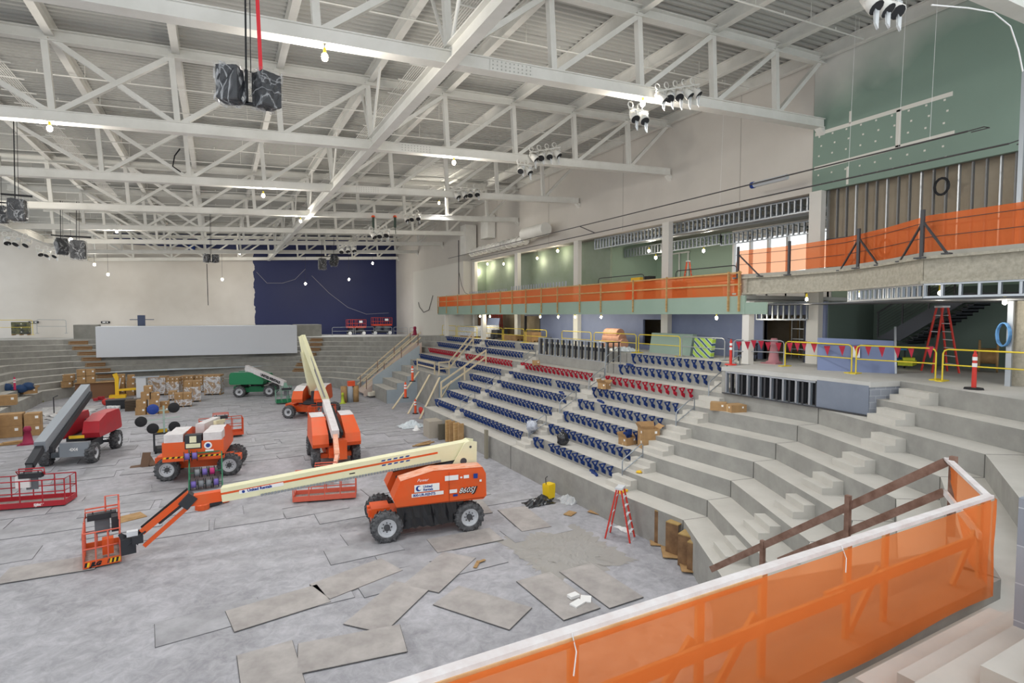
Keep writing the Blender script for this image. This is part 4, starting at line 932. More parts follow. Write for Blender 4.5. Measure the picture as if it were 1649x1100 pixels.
# ================= right platform =================
pe = [(18.95, 16.45), (18.95, 12.25), (18.85, 10.35), (20.55, 10.05)]
mb = MB(); pts = [(18.9,16.5),(18.9,12.25),(18.8,10.35),(20.6,9.95),(21.2,12.5),(21.2,16.5)]
mb.prism([(x, y, 5.62) for x, y in pts], (0,0,.175)); S('floor_platform', mb, SLAB)
mb = MB(); mb.prism([(18.93,16.5,4.65),(19.1,16.5,4.65),(19.1,16.3,4.65),(18.93,16.3,4.65)], (0,0,.98)); S('wall_platform_end', mb, CONC)
fr = empty('metal_stud_wall', (18.95, 14.3, 4.65), label='open metal stud wall under the platform edge on the right', cat='stud wall')
def stud_wall(t, p0, p1, z0, z1, n, w=.09, d=.1, m=STEEL, alt=None, plates=True):
    O = Vector(t.location); p0 = Vector((*p0, 0)); p1 = Vector((*p1, 0)); u = (p1-p0).normalized()
    if plates:
        for z in (z0+.03, z1-.03): mb = MB(); mb.bar(Vector((p0.x,p0.y,z))-O, Vector((p1.x,p1.y,z))-O, d, .06); mb.build('plate', m, t)
    nr = Vector((-u.y, u.x, 0))
    for i in range(n+1):
        q = p0.lerp(p1, i/n); mb = MB(); c = q-O
        a = (c+u*-.02-nr*d/2); 
        # C shaped stud: web and two flanges
        for (o, ww, dd) in ((Vector((0,0,0)), .012, d), (u*w*.3+nr*(d/2-.006), w*.6, .012), (u*w*.3-nr*(d/2-.006), w*.6, .012)):
            ctr = q-O+o; ang = math.atan2(u.y, u.x); mb.cbox(ctr.x, ctr.y, (z0+z1)/2-O.z, ww, dd, z1-z0-.1, ang)
        mb.build('stud', alt if alt and i % 2 else m, t)
stud_wall(fr, (18.98,16.3), (18.98,12.3), 4.66, 5.61, 15, .12, .15, STEEL, DSTEEL)
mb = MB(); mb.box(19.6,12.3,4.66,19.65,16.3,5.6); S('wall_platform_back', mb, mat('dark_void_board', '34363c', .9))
mb = MB(); mb.prism([(18.9,12.25,4.67),(18.8,10.4,4.67),(18.83,10.4,4.67),(18.93,12.25,4.67)], (0,0,1.0)); mb.build('wall_board', mat('dark_grey_board', '7f8796', .7, col2='747c8b', scale=.8), label='grey board panel closing the platform front beside the block wall', cat='panel')
mb = MB(); mb.prism([(18.82,10.38,4.6),(20.6,9.98,4.6),(20.6,10.15,4.6),(18.85,10.55,4.6)], (0,0,1.02)); bw_ = mb
m2 = BLK.copy(); m2.node_tree.nodes['Mapping'].inputs['Rotation'].default_value = (R(90), 0, 0); S('wall_block', mb, m2)
mb = MB(); mb.bar((18.86,16.4,4.69),(18.86,12.2,4.69),.06,.04); mb.bar((18.86,12.2,4.69),(18.75,10.3,4.69),.06,.04); S('trim_2', mb, DSTEEL)
# second stud wall (camera platform) further along
fr = empty('metal_stud_wall', (19.9, 29.5, 5.22), label='tall metal stud knee wall above the red row, middle of the stands', cat='stud wall')
stud_wall(fr, (19.85,33.3), (19.85,25.7), 5.22, 6.42, 22, .12, .1, STEEL, DSTEEL)
for y in (25.7, 33.3):
    mb = MB(); O = Vector(fr.location)
    for i in range(3): mb.cbox(20.0+.4*i-O.x, y-O.y, .6, .05, .09, 1.2)
    mb.bar(Vector((19.85,y,6.39))-O, Vector((20.9,y,6.39))-O, .09, .05); mb.build('return_frame', DSTEEL, fr)
mb = MB(); mb.box(20.2,25.9,5.79,20.25,33.1,6.0); S('trim_3', mb, MATS['dark_void_board'])
mb = MB(); mb.box(19.8,25.5,4.66,20.0,33.5,5.22); S('seating_riser', mb, CONC)
# ================= concourse objects =================
def wrap_mat(name='wrap_film', col='d9dce0', sc_=1.3, pos=(.5,.53,.56), al=(.06,.5,.06)):
    m = mat(name, col, .15, spec=1); nt = m.node_tree; b = nt.nodes['Principled BSDF']
    tc = nt.nodes.new('ShaderNodeTexCoord'); n = nt.nodes.new('ShaderNodeTexNoise'); n.inputs['Scale'].default_value = sc_; n.inputs['Detail'].default_value = 4; n.inputs['Distortion'].default_value = 1.6
    nt.links.new(tc.outputs['Object'], n.inputs['Vector']); r = nt.nodes.new('ShaderNodeValToRGB'); e = r.color_ramp.elements
    e[0].position = pos[0]; e[0].color = (al[0],)*3+(1,); e[1].position = pos[1]; e[1].color = (al[1],)*3+(1,); x = r.color_ramp.elements.new(pos[2]); x.color = (al[2],)*3+(1,)
    nt.links.new(n.outputs[0], r.inputs[0]); nt.links.new(r.outputs[0], b.inputs['Alpha']); return m
CZL = 5.79
def on(px, X, z=CZL): q = atX(px, 500, X); return (q.x, q.y, z)
def barrier(p, q, m, label, h=1.07, group=None, foot=True):
    p = Vector(p); q = Vector(q); O = (p+q)/2; t = empty('safety_barrier', O, label=label, cat='barrier', group=group); d = (q-p).normalized(); r = .026
    a = p-O; b = q-O; up = Vector((0,0,1))
    mb = MB(); mb.tube([a+up*.02, a+up*(h-.14), a+d*.04+up*(h-.05), a+d*.14+up*h, b-d*.14+up*h, b-d*.04+up*(h-.05), b+up*(h-.14), b+up*.02], r, 8); mb.build('frame', m, t)
    mb = MB(); mb.tube([a+up*h*.52, b+up*h*.52], r*.85, 8); mb.build('mid_rail', m, t)
    if foot:
        for c in (a, b): mb = MB(); n = Vector((-d.y, d.x, 0)); mb.bar(c-n*.28+up*.02, c+n*.28+up*.02, .2, .035); mb.build('foot_plate', m, t)
YB = mat('yellow_barrier', 'e2cb3a', .45); GB = mat('grey_barrier', 'a3a7ab', .45, .3)
B1 = [G(1264,590,CZL), G(1371,601,CZL), G(1378,602,CZL), G(1506,612,CZL), G(1517,614,CZL)]
B1 = [Vector((b.x, b.y, CZL)) for b in B1]
barrier(B1[0], B1[1], YB, 'yellow barrier with pennants, left of the three large right-hand ones')
barrier(B1[2], B1[3], YB, 'yellow barrier with pennants, middle of the three large right-hand ones')
barrier(B1[4], G(1680, 628, CZL), YB, 'yellow barrier at the right edge behind the red post')
barrier(G(1181,585,CZL), G(1262,588,CZL), GB, 'grey tube barrier between the red post and the yellow ones')
for i, (a, b, m, nm) in enumerate([(1099,1168,GB,'grey tube barrier left of the red post, before the green striped board'),(1029,1096,YB,'yellow barrier before the green board stack'),(957,1025,YB,'yellow barrier behind the right half of the stud wall'),(905,952,YB,'yellow barrier behind the left half of the stud wall'),(847,880,YB,'yellow barrier before the tan door opening'),(811,844,YB,'yellow barrier before the red lumber'),(780,809,YB,'yellow barrier before the wrapped stack'),(736,768,YB,'yellow barrier left of the wrapped stack'),(712,734,YB,'yellow barrier farthest along the right concourse')]):
    p, q = on(a, 21.5), on(b, 21.5)
    barrier(p, q, m, nm)
for i, (a, b) in enumerate([(535,569),(572,602),(605,631),(634,656),(660,676),(679,698)]):
    p, q = atY(a, 530, 76.4+(0 if i < 3 else -(i-2)*2.6)), atY(b, 530, 76.4 if i < 2 else 76.4-(i-1)*2.6)
    barrier((p.x, p.y, 5.25), (q.x, q.y, 5.25), GB, 'grey barrier on the far concourse, number %s from the white board' % ['one','two','three','four','five','six'][i])
# pennant line
pn = empty('pennant_line', G(1180, 590, CZL), label='line of dark red triangular pennants strung along the right barriers', cat='pennants'); PO = Vector(pn.location)
PEN = mat('pennant_red', 'b5263f', .6)
def LP(px, py): # pixel on the barrier vertical plane
    for a, b in ((G(1176,592,CZL), B1[0]), (B1[0], B1[3])):
        a = Vector((a.x,a.y,0)); b = Vector((b.x,b.y,0)); r = ray(px, py); d = b-a
        den = r[0]*d.y-r[1]*d.x
        t = (a.x*d.y-a.y*d.x)/den; P = Vector((r[0]*t, r[1]*t, CZ+r[2]*t)); s_ = (Vector((P.x,P.y,0))-a).dot(d)/d.dot(d)
        if s_ < 1: return P-Vector((.05,.03,0))
    return P-Vector((.05,.03,0))
tops = [(1172,545),(1190,549),(1204,549),(1214,547),(1226,548),(1237,550),(1254,551),(1272,551),(1284,550),(1295,549),(1311,552),(1332,556),(1356,556),(1380,556),(1398,555),(1420,557),(1445,558),(1467,557),(1497,557)]
P_ = [LP(*t) for t in tops]
mb = MB(); mb.tube([p-PO for p in P_]+[LP(1506,556)-PO], .008, 5); mb.build('string', DARK, pn)
for i, (x, y) in enumerate(tops[1:]):
    a, b, c = LP(x-4.5-(x-1172)*.005, y+1), LP(x+4.5+(x-1172)*.005, y+1), LP(x+.5, y+14+(x-1172)*.019)
    mb = MB(); mb.prism([a-PO, b-PO, c-PO], (.006,.004,0)); mb.build('pennant', PEN, pn)
def delineator(p, label, h=1.1, r=.055, c1=RED, top=2, base=BLACK, stripes=True):
    t = empty('delineator_post', p, label=label, cat='post')
    mb = MB(); mb.lathe([(0,.04),(r*1.1,.04),(r,h*.9),(r*.6,h*.93),(r*.6,h),(0,h)], n=14); mb.build('post', c1, t)
    mb = MB(); mb.lathe([(r*1.12,h*.58),(r*1.12,h*.68)], n=14); mb.lathe([(r*1.12,h*.75),(r*1.12,h*.84)], n=14); mb.build('reflective_band', WHITEP, t)
    mb = MB(); mb.lathe([(0,0),(.26,0),(.24,.05),(0,.06)], n=8); mb.build('base', base, t)
delineator(G(1568,627,CZL), 'red delineator post with white bands on a black base, right foreground of the concourse', 1.15)
delineator(G(1174,588,CZL)+Vector((.1,0,0)), 'red delineator post at the platform corner where the pennants begin', 1.15, base=RED)
ORP = mat('post_orange', 'e2572f', .5)
delineator(Vector((13.9,42.8,0)), 'orange and white post beside the leaning boards, on the floor', 1.2, .09, ORP)
delineator(G(653,641,1.8), 'orange and white post, right of the two on the far low stand block', 1.2, .09, ORP)
delineator(G(652,615,2.9)+Vector((.6,0,0)), 'orange and white post upright above the far opening', 1.2, .09, ORP)
delineator(G(24,629,1.9), 'magenta and white post on the left stand rows', 1.1, .07, mat('magenta_plastic', 'c2305c', .5))
delineator(atY(698,540,70)*1, 'orange and white post at the far corner of the concourse', 1.2, .12, ORP)
def cone(p, h, m, label, cap=None, r=.38):
    t = empty('barrel_cone', p, label=label, cat='cone')
    mb = MB(); mb.smooth = True; mb.lathe([(0,.03),(r,.03),(r*.95,.1),(r*.7,.12),(r*.42,h*.72),(r*.55,h*.74),(r*.5,h*.9),(r*.36,h),(0,h)], n=16); mb.build('body', m, t)
    mb = MB(); mb.cbox(0,0,.02,r*2.3,r*2.3,.04); mb.build('base', m, t)
PINK = mat('faded_red_plastic', 'b98088', .6); CRED = mat('cone_crimson', '99284a', .6)
cone(G(1237,588,CZL)+Vector((.9,.4,0)), 1.15, PINK, 'dusty faded red barrel cone behind the pennants', r=.34)
cone(G(45,715,0), 1.1, CRED, 'dusty crimson barrel cone on the floor at the left beside the boxes')
cone(G(552,650,0), 1.0, mat('lime_plastic', 'bccf3f', .5), 'lime yellow cone on the far floor', r=.22)
cone(atX(668,527,22)*1, 1.1, CRED, 'dark red cone at the far right corner of the concourse')
[o for o in C.objects if o.name.startswith('barrel_cone')][-1].location.z = 5.42
# ladders
def ladder(p, h, rz, label, m=RED, n=6, w=.55, spread=.9):
    t = empty('step_ladder', p, rz, label=label, cat='ladder')
    for s_ in (-1, 1):
        for f in (-1, 1):
            mb = MB(); mb.bar((s_*w*(.5 if True else 1), f*spread/2, 0), (s_*w*.28, f*.08, h), .075, .045, up=(0,1,0)); mb.build('rail', m, t)
    for i in range(n):
        u = (i+1)/(n+1); y = -spread/2+(spread/2-.08)*u; ww = w*.5+(w*.28-w*.5)*u
        mb = MB(); mb.box(-ww, y-.04, h*u-.015, ww, y+.05, h*u+.015); mb.build('step', RIM, t)
    for i in range(0, n, 2):
        u = (i+1)/(n+1); y = spread/2-(spread/2-.08)*u; ww = w*.5+(w*.28-w*.5)*u
        mb = MB(); mb.bar((-ww,y,h*u),(ww,y,h*u),.03); mb.build('rear_brace', RIM, t)
    mb = MB(); mb.cbox(0,0,h+.02,w*.72,.26,.07); mb.build('top_cap', RIM, t)
ladder((12.55,15.35,.012), 1.8, R(35), 'red fibreglass step ladder on the floor against the low front wall', n=5, w=.62)
ladder((24.6,11.0,CZL), 2.5, R(50), 'tall red step ladder on the concourse under the steel stair', n=7, w=.8)
ladder((27.5,26.9,8.9), 2.6, R(40), 'orange step ladder on the upper level before the green wall', ORP, n=6, w=.8)
# blue board and things under the stair
bb = MB(); a, b = G(1316,596,CZL), G(1441,602,CZL); a.z = b.z = CZL
bb.prism([a, b, b+Vector((.35,.25,1.22)), a+Vector((.35,.25,1.28))], (.03,.02,0)); bb.build('propped_wall_board', mat('blue_purple_board', '7c89ad', .7), label='large blue-grey wall board propped behind the pennants', cat='board')
mb = MB(); q = a.lerp(b, .45); mb.prism([q+Vector((.1,.06,.55)), q.lerp(b,.2)+Vector((.1,.06,.55)), q.lerp(b,.2)+Vector((.22,.14,.95)), q+Vector((.22,.14,.95))], (-.01,-.01,0)); mb.build('paper_sheet', WHITEP, label='white paper notice on the blue-grey board', cat='paper')
mb = MB(); mb.bar(b+Vector((.05,.0,0)), b+Vector((.5,.3,1.75)), .07, .05); mb.build('propped_metal_stud', STEEL, label='metal stud leaning at the right end of the blue-grey board', cat='stud')
mb = MB(); mb.smooth = True; mb.lathe([(0,-.3),(.62,-.3),(.62,-.24),(.3,-.22),(.3,.22),(.62,.24),(.62,.3),(0,.3)], (0,0,.62), (.35,-.95,0), 22)
mb.build('cable_reel', PLY, label='wooden cable reel under the stair at the right', cat='reel').location = G(1590,602,CZL)+Vector((.8,.3,0))
def cart(p, label, m):
    t = empty('tool_cart', p, .6, label=label, cat='cart')
    mb = MB(); mb.box(-.8,-.4,.75,.8,.4,.8); mb.box(-.8,-.4,.3,.8,.4,.35); mb.build('shelf', m, t)
    for x in (-.75,.75):
        for y in (-.35,.35): mb = MB(); mb.bar((x,y,.1),(x,y,.8),.05); mb.build('leg', BLACK, t); mb = MB(); mb.lathe([(0,-.03),(.07,-.03),(.07,.03),(0,.03)], (x,y,.07), (0,1,0), 10); mb.build('caster', BLACK, t)
cart((25.5,13.2,CZL), 'low cart with a bright blue lid under the stair', mat('bright_blue', '2f86c9', .5))
cart((22.9,18.4,CZL), 'dark worktable on casters behind the first pennants', BLACK)
mb = MB(); mb.cbox(0,0,.25,.9,.5,.2,.3); mb.cbox(.1,0,.4,.6,.4,.12,.5); mb.build('hose_coil', mat('lime_hose', 'cbd63a', .5), label='lime yellow hose bundle beneath the blue-lidded cart', cat='hose').location = (24.9,12.3,CZL)
# steel stair behind
st = empty('steel_stair', (26.2, 12.5, CZL), label='dark steel staircase with cable railing rising behind the right concourse', cat='stair'); SO = Vector(st.location); XS = 26.2
u0, u1, l0, l1 = atX(1411,545,XS), atX(1540,472,XS), atX(1449,549,XS), atX(1553,487,XS)
mb = MB()
for dx in (0, 1.5): mb.prism([u0-SO+Vector((dx,0,0)), u1-SO+Vector((dx,0,0)), atX(1650,470,XS)-SO+Vector((dx,0,0)), atX(1650,487,XS)-SO+Vector((dx,0,0)), l1-SO+Vector((dx,0,0)), l0-SO+Vector((dx,0,0))], (.08,0,0))
mb.build('stringer', mat('stair_steel', '50535a', .5, .3), st)
for i in range(13):
    q = l0.lerp(l1, i/12)-SO; mb = MB(); mb.box(.08,q.y-.3,q.z-.12,1.5,q.y+.02,q.z-.08); mb.box(.08,q.y-.3,q.z-.12,1.5,q.y-.27,q.z+.08); mb.build('tread', mat('stair_tread_dark', '3b3e44', .6), st)
mb = MB()
for j in range(8):
    h = Vector((0,0,.18+.13*j)); mb.tube([u0-SO+h, u1-SO+h], .012, 5, False)
mb.build('railing_cable', DSTEEL, st)
for f in (0.02, .35, .68, .98): q = u0.lerp(u1, f)-SO; mb = MB(); mb.bar(q, q+Vector((0,0,1.15)), .05, .05, up=(0,1,0)); mb.build('railing_post', DSTEEL, st)
mb = MB(); mb.tube([u0-SO+Vector((0,0,1.15)), u1-SO+Vector((0,0,1.15))], .03, 8); mb.build('handrail', DSTEEL, st)
# green board stack, striped board, insulation, wrapped stacks
def stack(p, w_, d_, h_, rz, m, label, name='board_stack', cat='boards', n=6):
    t = empty(name, p, rz, label=label, cat=cat); mb = MB()
    for i in range(n): mb.cbox(.015*math.sin(i*2.1), .01*math.cos(i), .12+h_/n*(i+.5), w_, d_, h_/n-.006)
    mb.build('boards', m, t); mb = MB()
    for x in (-w_*.35, 0, w_*.35): mb.cbox(x, 0, .06, .1, d_, .12)
    mb.build('bearer', PLY, t)
mb = MB(); a = on(1046,22.4); b = on(1112,22.4); mb.prism([a, b, (b[0]+.2,b[1],b[2]+1.15), (a[0]+.2,a[1],a[2]+1.15)], (.3,0,0)); mb.build('board_stack', mat('green_board_edge', '93a89d', .7), label='stack of grey-green wall boards standing on edge behind the barrier', cat='boards')
def stripe_mat():
    m = bpy.data.materials.new('green_printed_wrap'); m.use_nodes = True; nt = m.node_tree; b = nt.nodes['Principled BSDF']; L = nt.links.new
    tc = nt.nodes.new('ShaderNodeTexCoord'); mp = nt.nodes.new('ShaderNodeMapping'); mp.inputs['Rotation'].default_value = (R(-35), 0, 0); L(tc.outputs['Object'], mp.inputs[0])
    w_ = nt.nodes.new('ShaderNodeTexWave'); w_.bands_direction = 'Z'; w_.inputs['Scale'].default_value = 1.1; w_.inputs['Distortion'].default_value = 1.5; L(mp.outputs[0], w_.inputs[0])
    r = nt.nodes.new('ShaderNodeValToRGB'); r.color_ramp.interpolation = 'CONSTANT'; e = r.color_ramp.elements; e[0].color = (*hexc('9fbf4a'), 1); e[1].position = .8; e[1].color = (*hexc('31506b'), 1)
    x = r.color_ramp.elements.new(.55); x.color = (*hexc('b9c3c9'), 1); L(w_.outputs[0], r.inputs[0]); L(r.outputs[0], b.inputs['Base Color']); return m
mb = MB(); a = on(1116,22.0); b = on(1145,22.0); mb.prism([a, b, (b[0]+.15,b[1],b[2]+1.0), (a[0]+.15,a[1],a[2]+1.0)], (.25,0,0)); mb.build('wrapped_board_pack', stripe_mat(), label='bright green printed pack leaning at the right end of the board stack', cat='pack')
def wrapped(p, w_, d_, h_, rz, label, n=(2,3,4), inner=CARD, film=.5, pal=True, group=None):
    t = empty('wrapped_pallet', p, rz, label=label, cat='pallet', group=group)
    nx_, ny_, nz_ = n; mb = MB(); g = .012; z0 = .14 if pal else 0
    for i in range(nx_):
        for j in range(ny_):
            for k_ in range(nz_):
                mb.box(-w_/2+w_/nx_*i+g, -d_/2+d_/ny_*j+g, z0+h_/nz_*k_+g*.5, -w_/2+w_/nx_*(i+1)-g, -d_/2+d_/ny_*(j+1)-g, z0+h_/nz_*(k_+1)-g*.5)
    mb.build('boxes', inner, t)
    mb = MB(); q = .09
    for i in range(nx_):
        for k_ in range(nz_): x = -w_/2+w_/nx_*(i+.6); z = z0+h_/nz_*(k_+.55); mb.box(x-q/2, -d_/2+.006, z-q/2, x+q/2, -d_/2+.01, z+q/2)
    for j in range(ny_):
        for k_ in range(nz_): y = -d_/2+d_/ny_*(j+.5); z = z0+h_/nz_*(k_+.55); mb.box(w_/2-.01, y-q/2, z-q/2, w_/2-.006, y+q/2, z+q/2)
    mb.build('shipping_label', LAB, t)
    if film:
        mb = MB(); mb.cbox(0, 0, z0+h_*film/2+.0, w_+.02, d_+.02, h_*film); mb.build('shrink_film', FILM, t)
    if pal:
        mb = MB()
        for i in range(5): mb.cbox(0, -d_/2+d_*(i+.5)/5, .125, w_, .1, .02)
        for x in (-w_/2+.06, 0, w_/2-.06): mb.cbox(x, 0, .06, .09, d_, .1)
        mb.build('pallet', PLY, t)
FILM = wrap_mat('shrink_film', 'eef2f8', 1.1, (.36,.46,.60), (.12,.75,.12))
WB = mat('white_bundle', 'cfd2d6', .5, col2='b4b9c0', scale=4)
wrapped(on(762,22.4), 1.4, 3.6, 1.0, 0, 'long white plastic-wrapped bundle on the concourse behind the far seats', (1,3,3), WB, .9)
wrapped(on(789,22.3), 1.2, 1.4, 1.1, 0, 'white wrapped bale beside the black generator', (2,2,3), WHITEP, 1)
mb = MB(); mb.cbox(0,0,.5,1.0,1.2,.7); mb.lathe([(0,-.1),(.3,-.1),(.3,.1),(0,.1)], (-.55,.2,.3), (1,0,0), 14); mb.build('generator', DARK, label='dark machine with a wheel beside the white wrapped bale', cat='machine').location = on(804,22.4)
stack(on(826,22.6), .9, 2.6, .35, 0, CARD, 'low flat stack of tan boards before the far barrier')
stack(on(858,22.6), .9, 1.2, .7, 0, CARD, 'tan crate stack on the concourse left of the stud wall', n=3)
mb = MB(); a = on(781,23.0); mb.prism([a, on(800,23.0), (23.3,on(800,23.0)[1],CZL+1.9), (23.3,a[1],CZL+1.9)], (.04,0,0)); mb.build('propped_wall_board', BLUEW, label='blue-grey panel leaning above the wrapped bale', cat='board')
mb = MB(); mb.smooth = True
for i in range(3): mb.tube([(0,-1.0+.2*i,.4+.3*i),(0,1.0-.1*i,.4+.3*i)], .33, 12)
mb.build('insulation_roll', mat('pink_insulation', 'd9a78f', .9, col2='c9957c', scale=4), label='heap of pink insulation rolls behind the stud wall', cat='insulation').location = on(990,22.6)
o = rag(on(1003,21.8), (1.5,2.2,.35), mat('pale_film', 'cdd6dc', .3), 'crumpled pale film at the foot of the insulation rolls', 'film', seed=5)
# red lumber / racks seen through the openings
for i, (px, m, nm) in enumerate(((800,mat('red_rack','b0362f',.6),'red steel rack standing in the far opening'),(776,mat('pink_panels','cfa28d',.8),'pale pink studs leaning in the far opening'))):
    t = empty('rack', (24.6, on(px,24.6)[1], CZL), label=nm, cat='rack')
    for j in range(6): mb = MB(); mb.bar((0,-1.2+.45*j,0),(0,-1.1+.45*j,2.4),.06,.12); mb.build('upright', m, t)
    mb = MB(); mb.bar((0,-1.3,1.2),(0,1.4,1.2),.06); mb.bar((0,-1.3,2.2),(0,1.4,2.2),.06); mb.build('crossbar', m, t)
# inner framing seen through the open door, right
t = empty('interior_framing', (26.8, 17.2, CZL), label='tan framed wall with metal shelf unit seen through the doorway', cat='framing')
for j in range(9): mb = MB(); mb.bar((0,-1.9+.45*j,0),(0,-1.9+.45*j,2.4),.05,.12); mb.build('stud', PLY, t)
for z in (.5,1.0,1.5,2.0): mb = MB(); mb.box(-1.6,-.8,z,-1.0,.5,z+.03); mb.build('shelf', STEEL, t)
for x in (-1.6,-1.0):
    for y in (-.8,.5): mb = MB(); mb.bar((x,y,0),(x,y,2.1),.035); mb.build('shelf_post', STEEL, t)
# door frames
for i, (y0, y1) in enumerate(((16.2,18.3),(40.0,42.6))):
    mb = MB(); x = XW+.1
    mb.box(x,y0-.05,5.79,x+.25,y0,8.0); mb.box(x,y1,5.79,x+.25,y1+.05,8.0); mb.box(x,y0,7.95,x+.25,y1,8.0); S('trim_4', mb, DSTEEL)
# ================= balcony =================
mb = MB(); mb.box(20.88,17.0,8.03,20.98,56.3,8.86); mb.box(20.88,56.2,8.03,23.8,56.3,8.86); S('wall_balcony_fascia', mb, mat('fascia_green', '8da395', .75, col2='95aa9d', scale=.4))
bf = empty('balcony_fence', (20.85, 36, 8.86), label='long orange netted guard fence on the far balcony edge', cat='fence'); BO = Vector(bf.location)
mb = net_strip([(20.98,17.3),(20.98,56.2),(23.6,56.2)], 8.84, 9.9, .03, 4, .5, 4); mb.v = [tuple(Vector(v)-BO) for v in mb.v]; mb.build('netting', NET2, bf)
for i, y in enumerate([17.27,17.86,21.86,24.52,27.52,29.77,32.45,34.62,36.92,39.15,41.24,44.02,47.26,50.6,53.6,56.1]):
    mb = MB(); mb.bar((-.03,y-BO.y,8.15-BO.z),(-.03,y-BO.y,9.98-BO.z),.09 if y > 18 else .14,.04,up=(0,1,0)); mb.build('post', WOOD, bf)
mb = MB(); mb.bar((.02,17.2-BO.y,.52),(.02,56.2-BO.y,.52),.03,.07); mb.bar((.02,17.2-BO.y,1.05),(.02,56.2-BO.y,1.05),.03,.07); mb.build('rail', WOOD, bf)
# near end: taller slab with fireproofed edge beam
ED = [(21.0,17.8),(21.35,15.4),(20.95,12.7),(19.75,10.6),(18.45,8.8),(18.35,6.5),(18.35,2.0)]
mb = MB(); mb.prism([(x,y,9.72) for x, y in ED]+[(28,2,9.72),(28,17.8,9.72)], (0,0,.12)); S('floor_club_near', mb, mat('rough_slab', 'a8a59c', .9))
FP = mat('fireproofing', 'b9b4a6', .95, col2='a39e90', scale=9, bump=.8)
mb = MB()
for (a, b) in zip(ED, ED[1:]):
    mb.bar((a[0]+.18,a[1],9.3),(b[0]+.18,b[1],9.3),.14,.72); mb.bar((a[0]+.12,a[1],9.68),(b[0]+.12,b[1],9.68),.34,.08); mb.bar((a[0]+.12,a[1],8.96),(b[0]+.12,b[1],8.96),.34,.08)
S('trim_5', mb, FP)
mb = MB(); mb.box(21.1,17.1,8.9,21.5,17.4,9.72); S('column', mb, FP)
mb = MB(); mb.box(20.9,15.9,8.03,20.98,17.0,8.55); S('wall_balcony_fascia', mb, MATS['fascia_green'])
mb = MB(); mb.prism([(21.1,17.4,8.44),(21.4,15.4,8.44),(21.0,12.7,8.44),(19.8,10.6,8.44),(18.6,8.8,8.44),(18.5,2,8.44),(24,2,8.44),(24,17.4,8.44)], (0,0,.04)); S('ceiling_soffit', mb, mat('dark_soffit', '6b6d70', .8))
sf = empty('soffit_framing', (19.5, 9.5, 8.5), label='metal stud framing under the near balcony edge beam', cat='framing'); 
for (a, b, n) in (((20.9,12.4),(19.75,10.55),8),((19.75,10.55),(18.5,8.75),8),((18.5,8.75),(18.4,5.6),7)):
    stud_wall(sf, a, b, 8.49, 8.93, n, .1, .09, STEEL)
sf2 = empty('bulkhead_framing', (22.2, 16.2, 7.6), label='metal framed bulkhead above the doorway beside the near column', cat='framing')
stud_wall(sf2, (23.2,18.2), (23.2,15.6), 7.75, 8.6, 9, .1, .09, STEEL)
nf = empty('edge_fence', (19.8, 11, 9.84), label='orange netted fence on the raised near balcony edge, right', cat='fence'); NO = Vector(nf.location)
mb = net_strip([(x+.25,y) for x, y in ED], 9.86, 10.95, .06, 9, .4, 5, .03); mb.v = [tuple(Vector(v)-NO) for v in mb.v]; mb.build('netting', NET2, nf)
mb = MB()
for z in (10.3, 10.75): mb.tube([Vector((x+.2,y,z))-NO for x, y in ED], .01, 5, False)
mb.build('wire', DSTEEL, nf)
def onED(px):
    for a, b in zip(ED, ED[1:]):
        a3, b3 = Vector((*a,0)), Vector((*b,0)); r = ray(px, 430); d = b3-a3; den = r[0]*d.y-r[1]*d.x
        if abs(den) < 1e-6: continue
        t = (a3.x*d.y-a3.y*d.x)/den; P = Vector((r[0]*t, r[1]*t, 0)); s_ = (P-a3).dot(d)/d.dot(d)
        if 0 <= s_ <= 1: return P, d.normalized()
    return Vector((21.0,17.5,0)), Vector((0,-1,0))
for px, kind in ((1179,1),(1271,0),(1382,2),(1484,2)):
    P, d = onED(px); P.z = 0
    mb = MB(); mb.bar(P+Vector((-.02,0,9.66))-NO, P+Vector((-.02,0,11.1))-NO, .09, .09, up=(0,1,0)); mb.cbox(P.x-NO.x-.02, P.y-NO.y, 9.68-NO.z, .3, .3, .04); mb.build('steel_post', DSTEEL, nf)
    for s_ in ((-1,1) if kind == 2 else (1,) if kind == 1 else ()):
        mb = MB(); mb.bar(P+d*s_*1.15+Vector((0,0,9.7))-NO, P+Vector((0,0,10.75))-NO, .05, .05); mb.cbox(*(P+d*s_*1.15+Vector((0,0,9.69))-NO), .2, .2, .04); mb.build('brace', DSTEEL, nf)
# exposed stud wall with sheathing under the green board
mb = MB(); mb.box(24.5,-4,9.7,24.6,15.6,13.6); S('wall_sheathing', mb, mat('tan_sheathing_light', 'b3a896', .85, col2='a79b88', scale=.7))
es = empty('exposed_stud_wall', (24.1, 8, 9.85), label='tall exposed metal stud wall over tan sheathing, upper right', cat='stud wall'); EO = Vector(es.location)
for i in range(34):
    y = 15.3-i*.41; mb = MB(); mb.bar((0,y-EO.y,0),(0,y-EO.y,3.66),.15,.045,up=(0,1,0)); mb.build('stud', mat('stud_dull', '7c7d7e', .5, .4) if i % 3 else STEEL, es)
mb = MB(); mb.bar((-.1,15.3-EO.y,1.5),(-.1,2-EO.y,1.5),.03,.05); mb.bar((-.1,15.3-EO.y,.5),(-.1,2-EO.y,.5),.03,.05); mb.build('bridging', DSTEEL, es)
mb = MB(); mb.cur = 0
for k_, (y, z) in enumerate(((10.9,2.95),(12.8,.9))): 
    t = MB()
    for j in range(4): t.tube([(0,.26*math.cos(q*PI/8)*(1-.08*j),.33*math.sin(q*PI/8)*(1-.05*j)) for q in range(17)], .02, 6, False)
    t.build('cable_coil', BLACK, label=['black cable coil hung high on the exposed studs','black cable coil hung low on the exposed studs'][k_], cat='cable').location = (24.0,y,9.85+z)
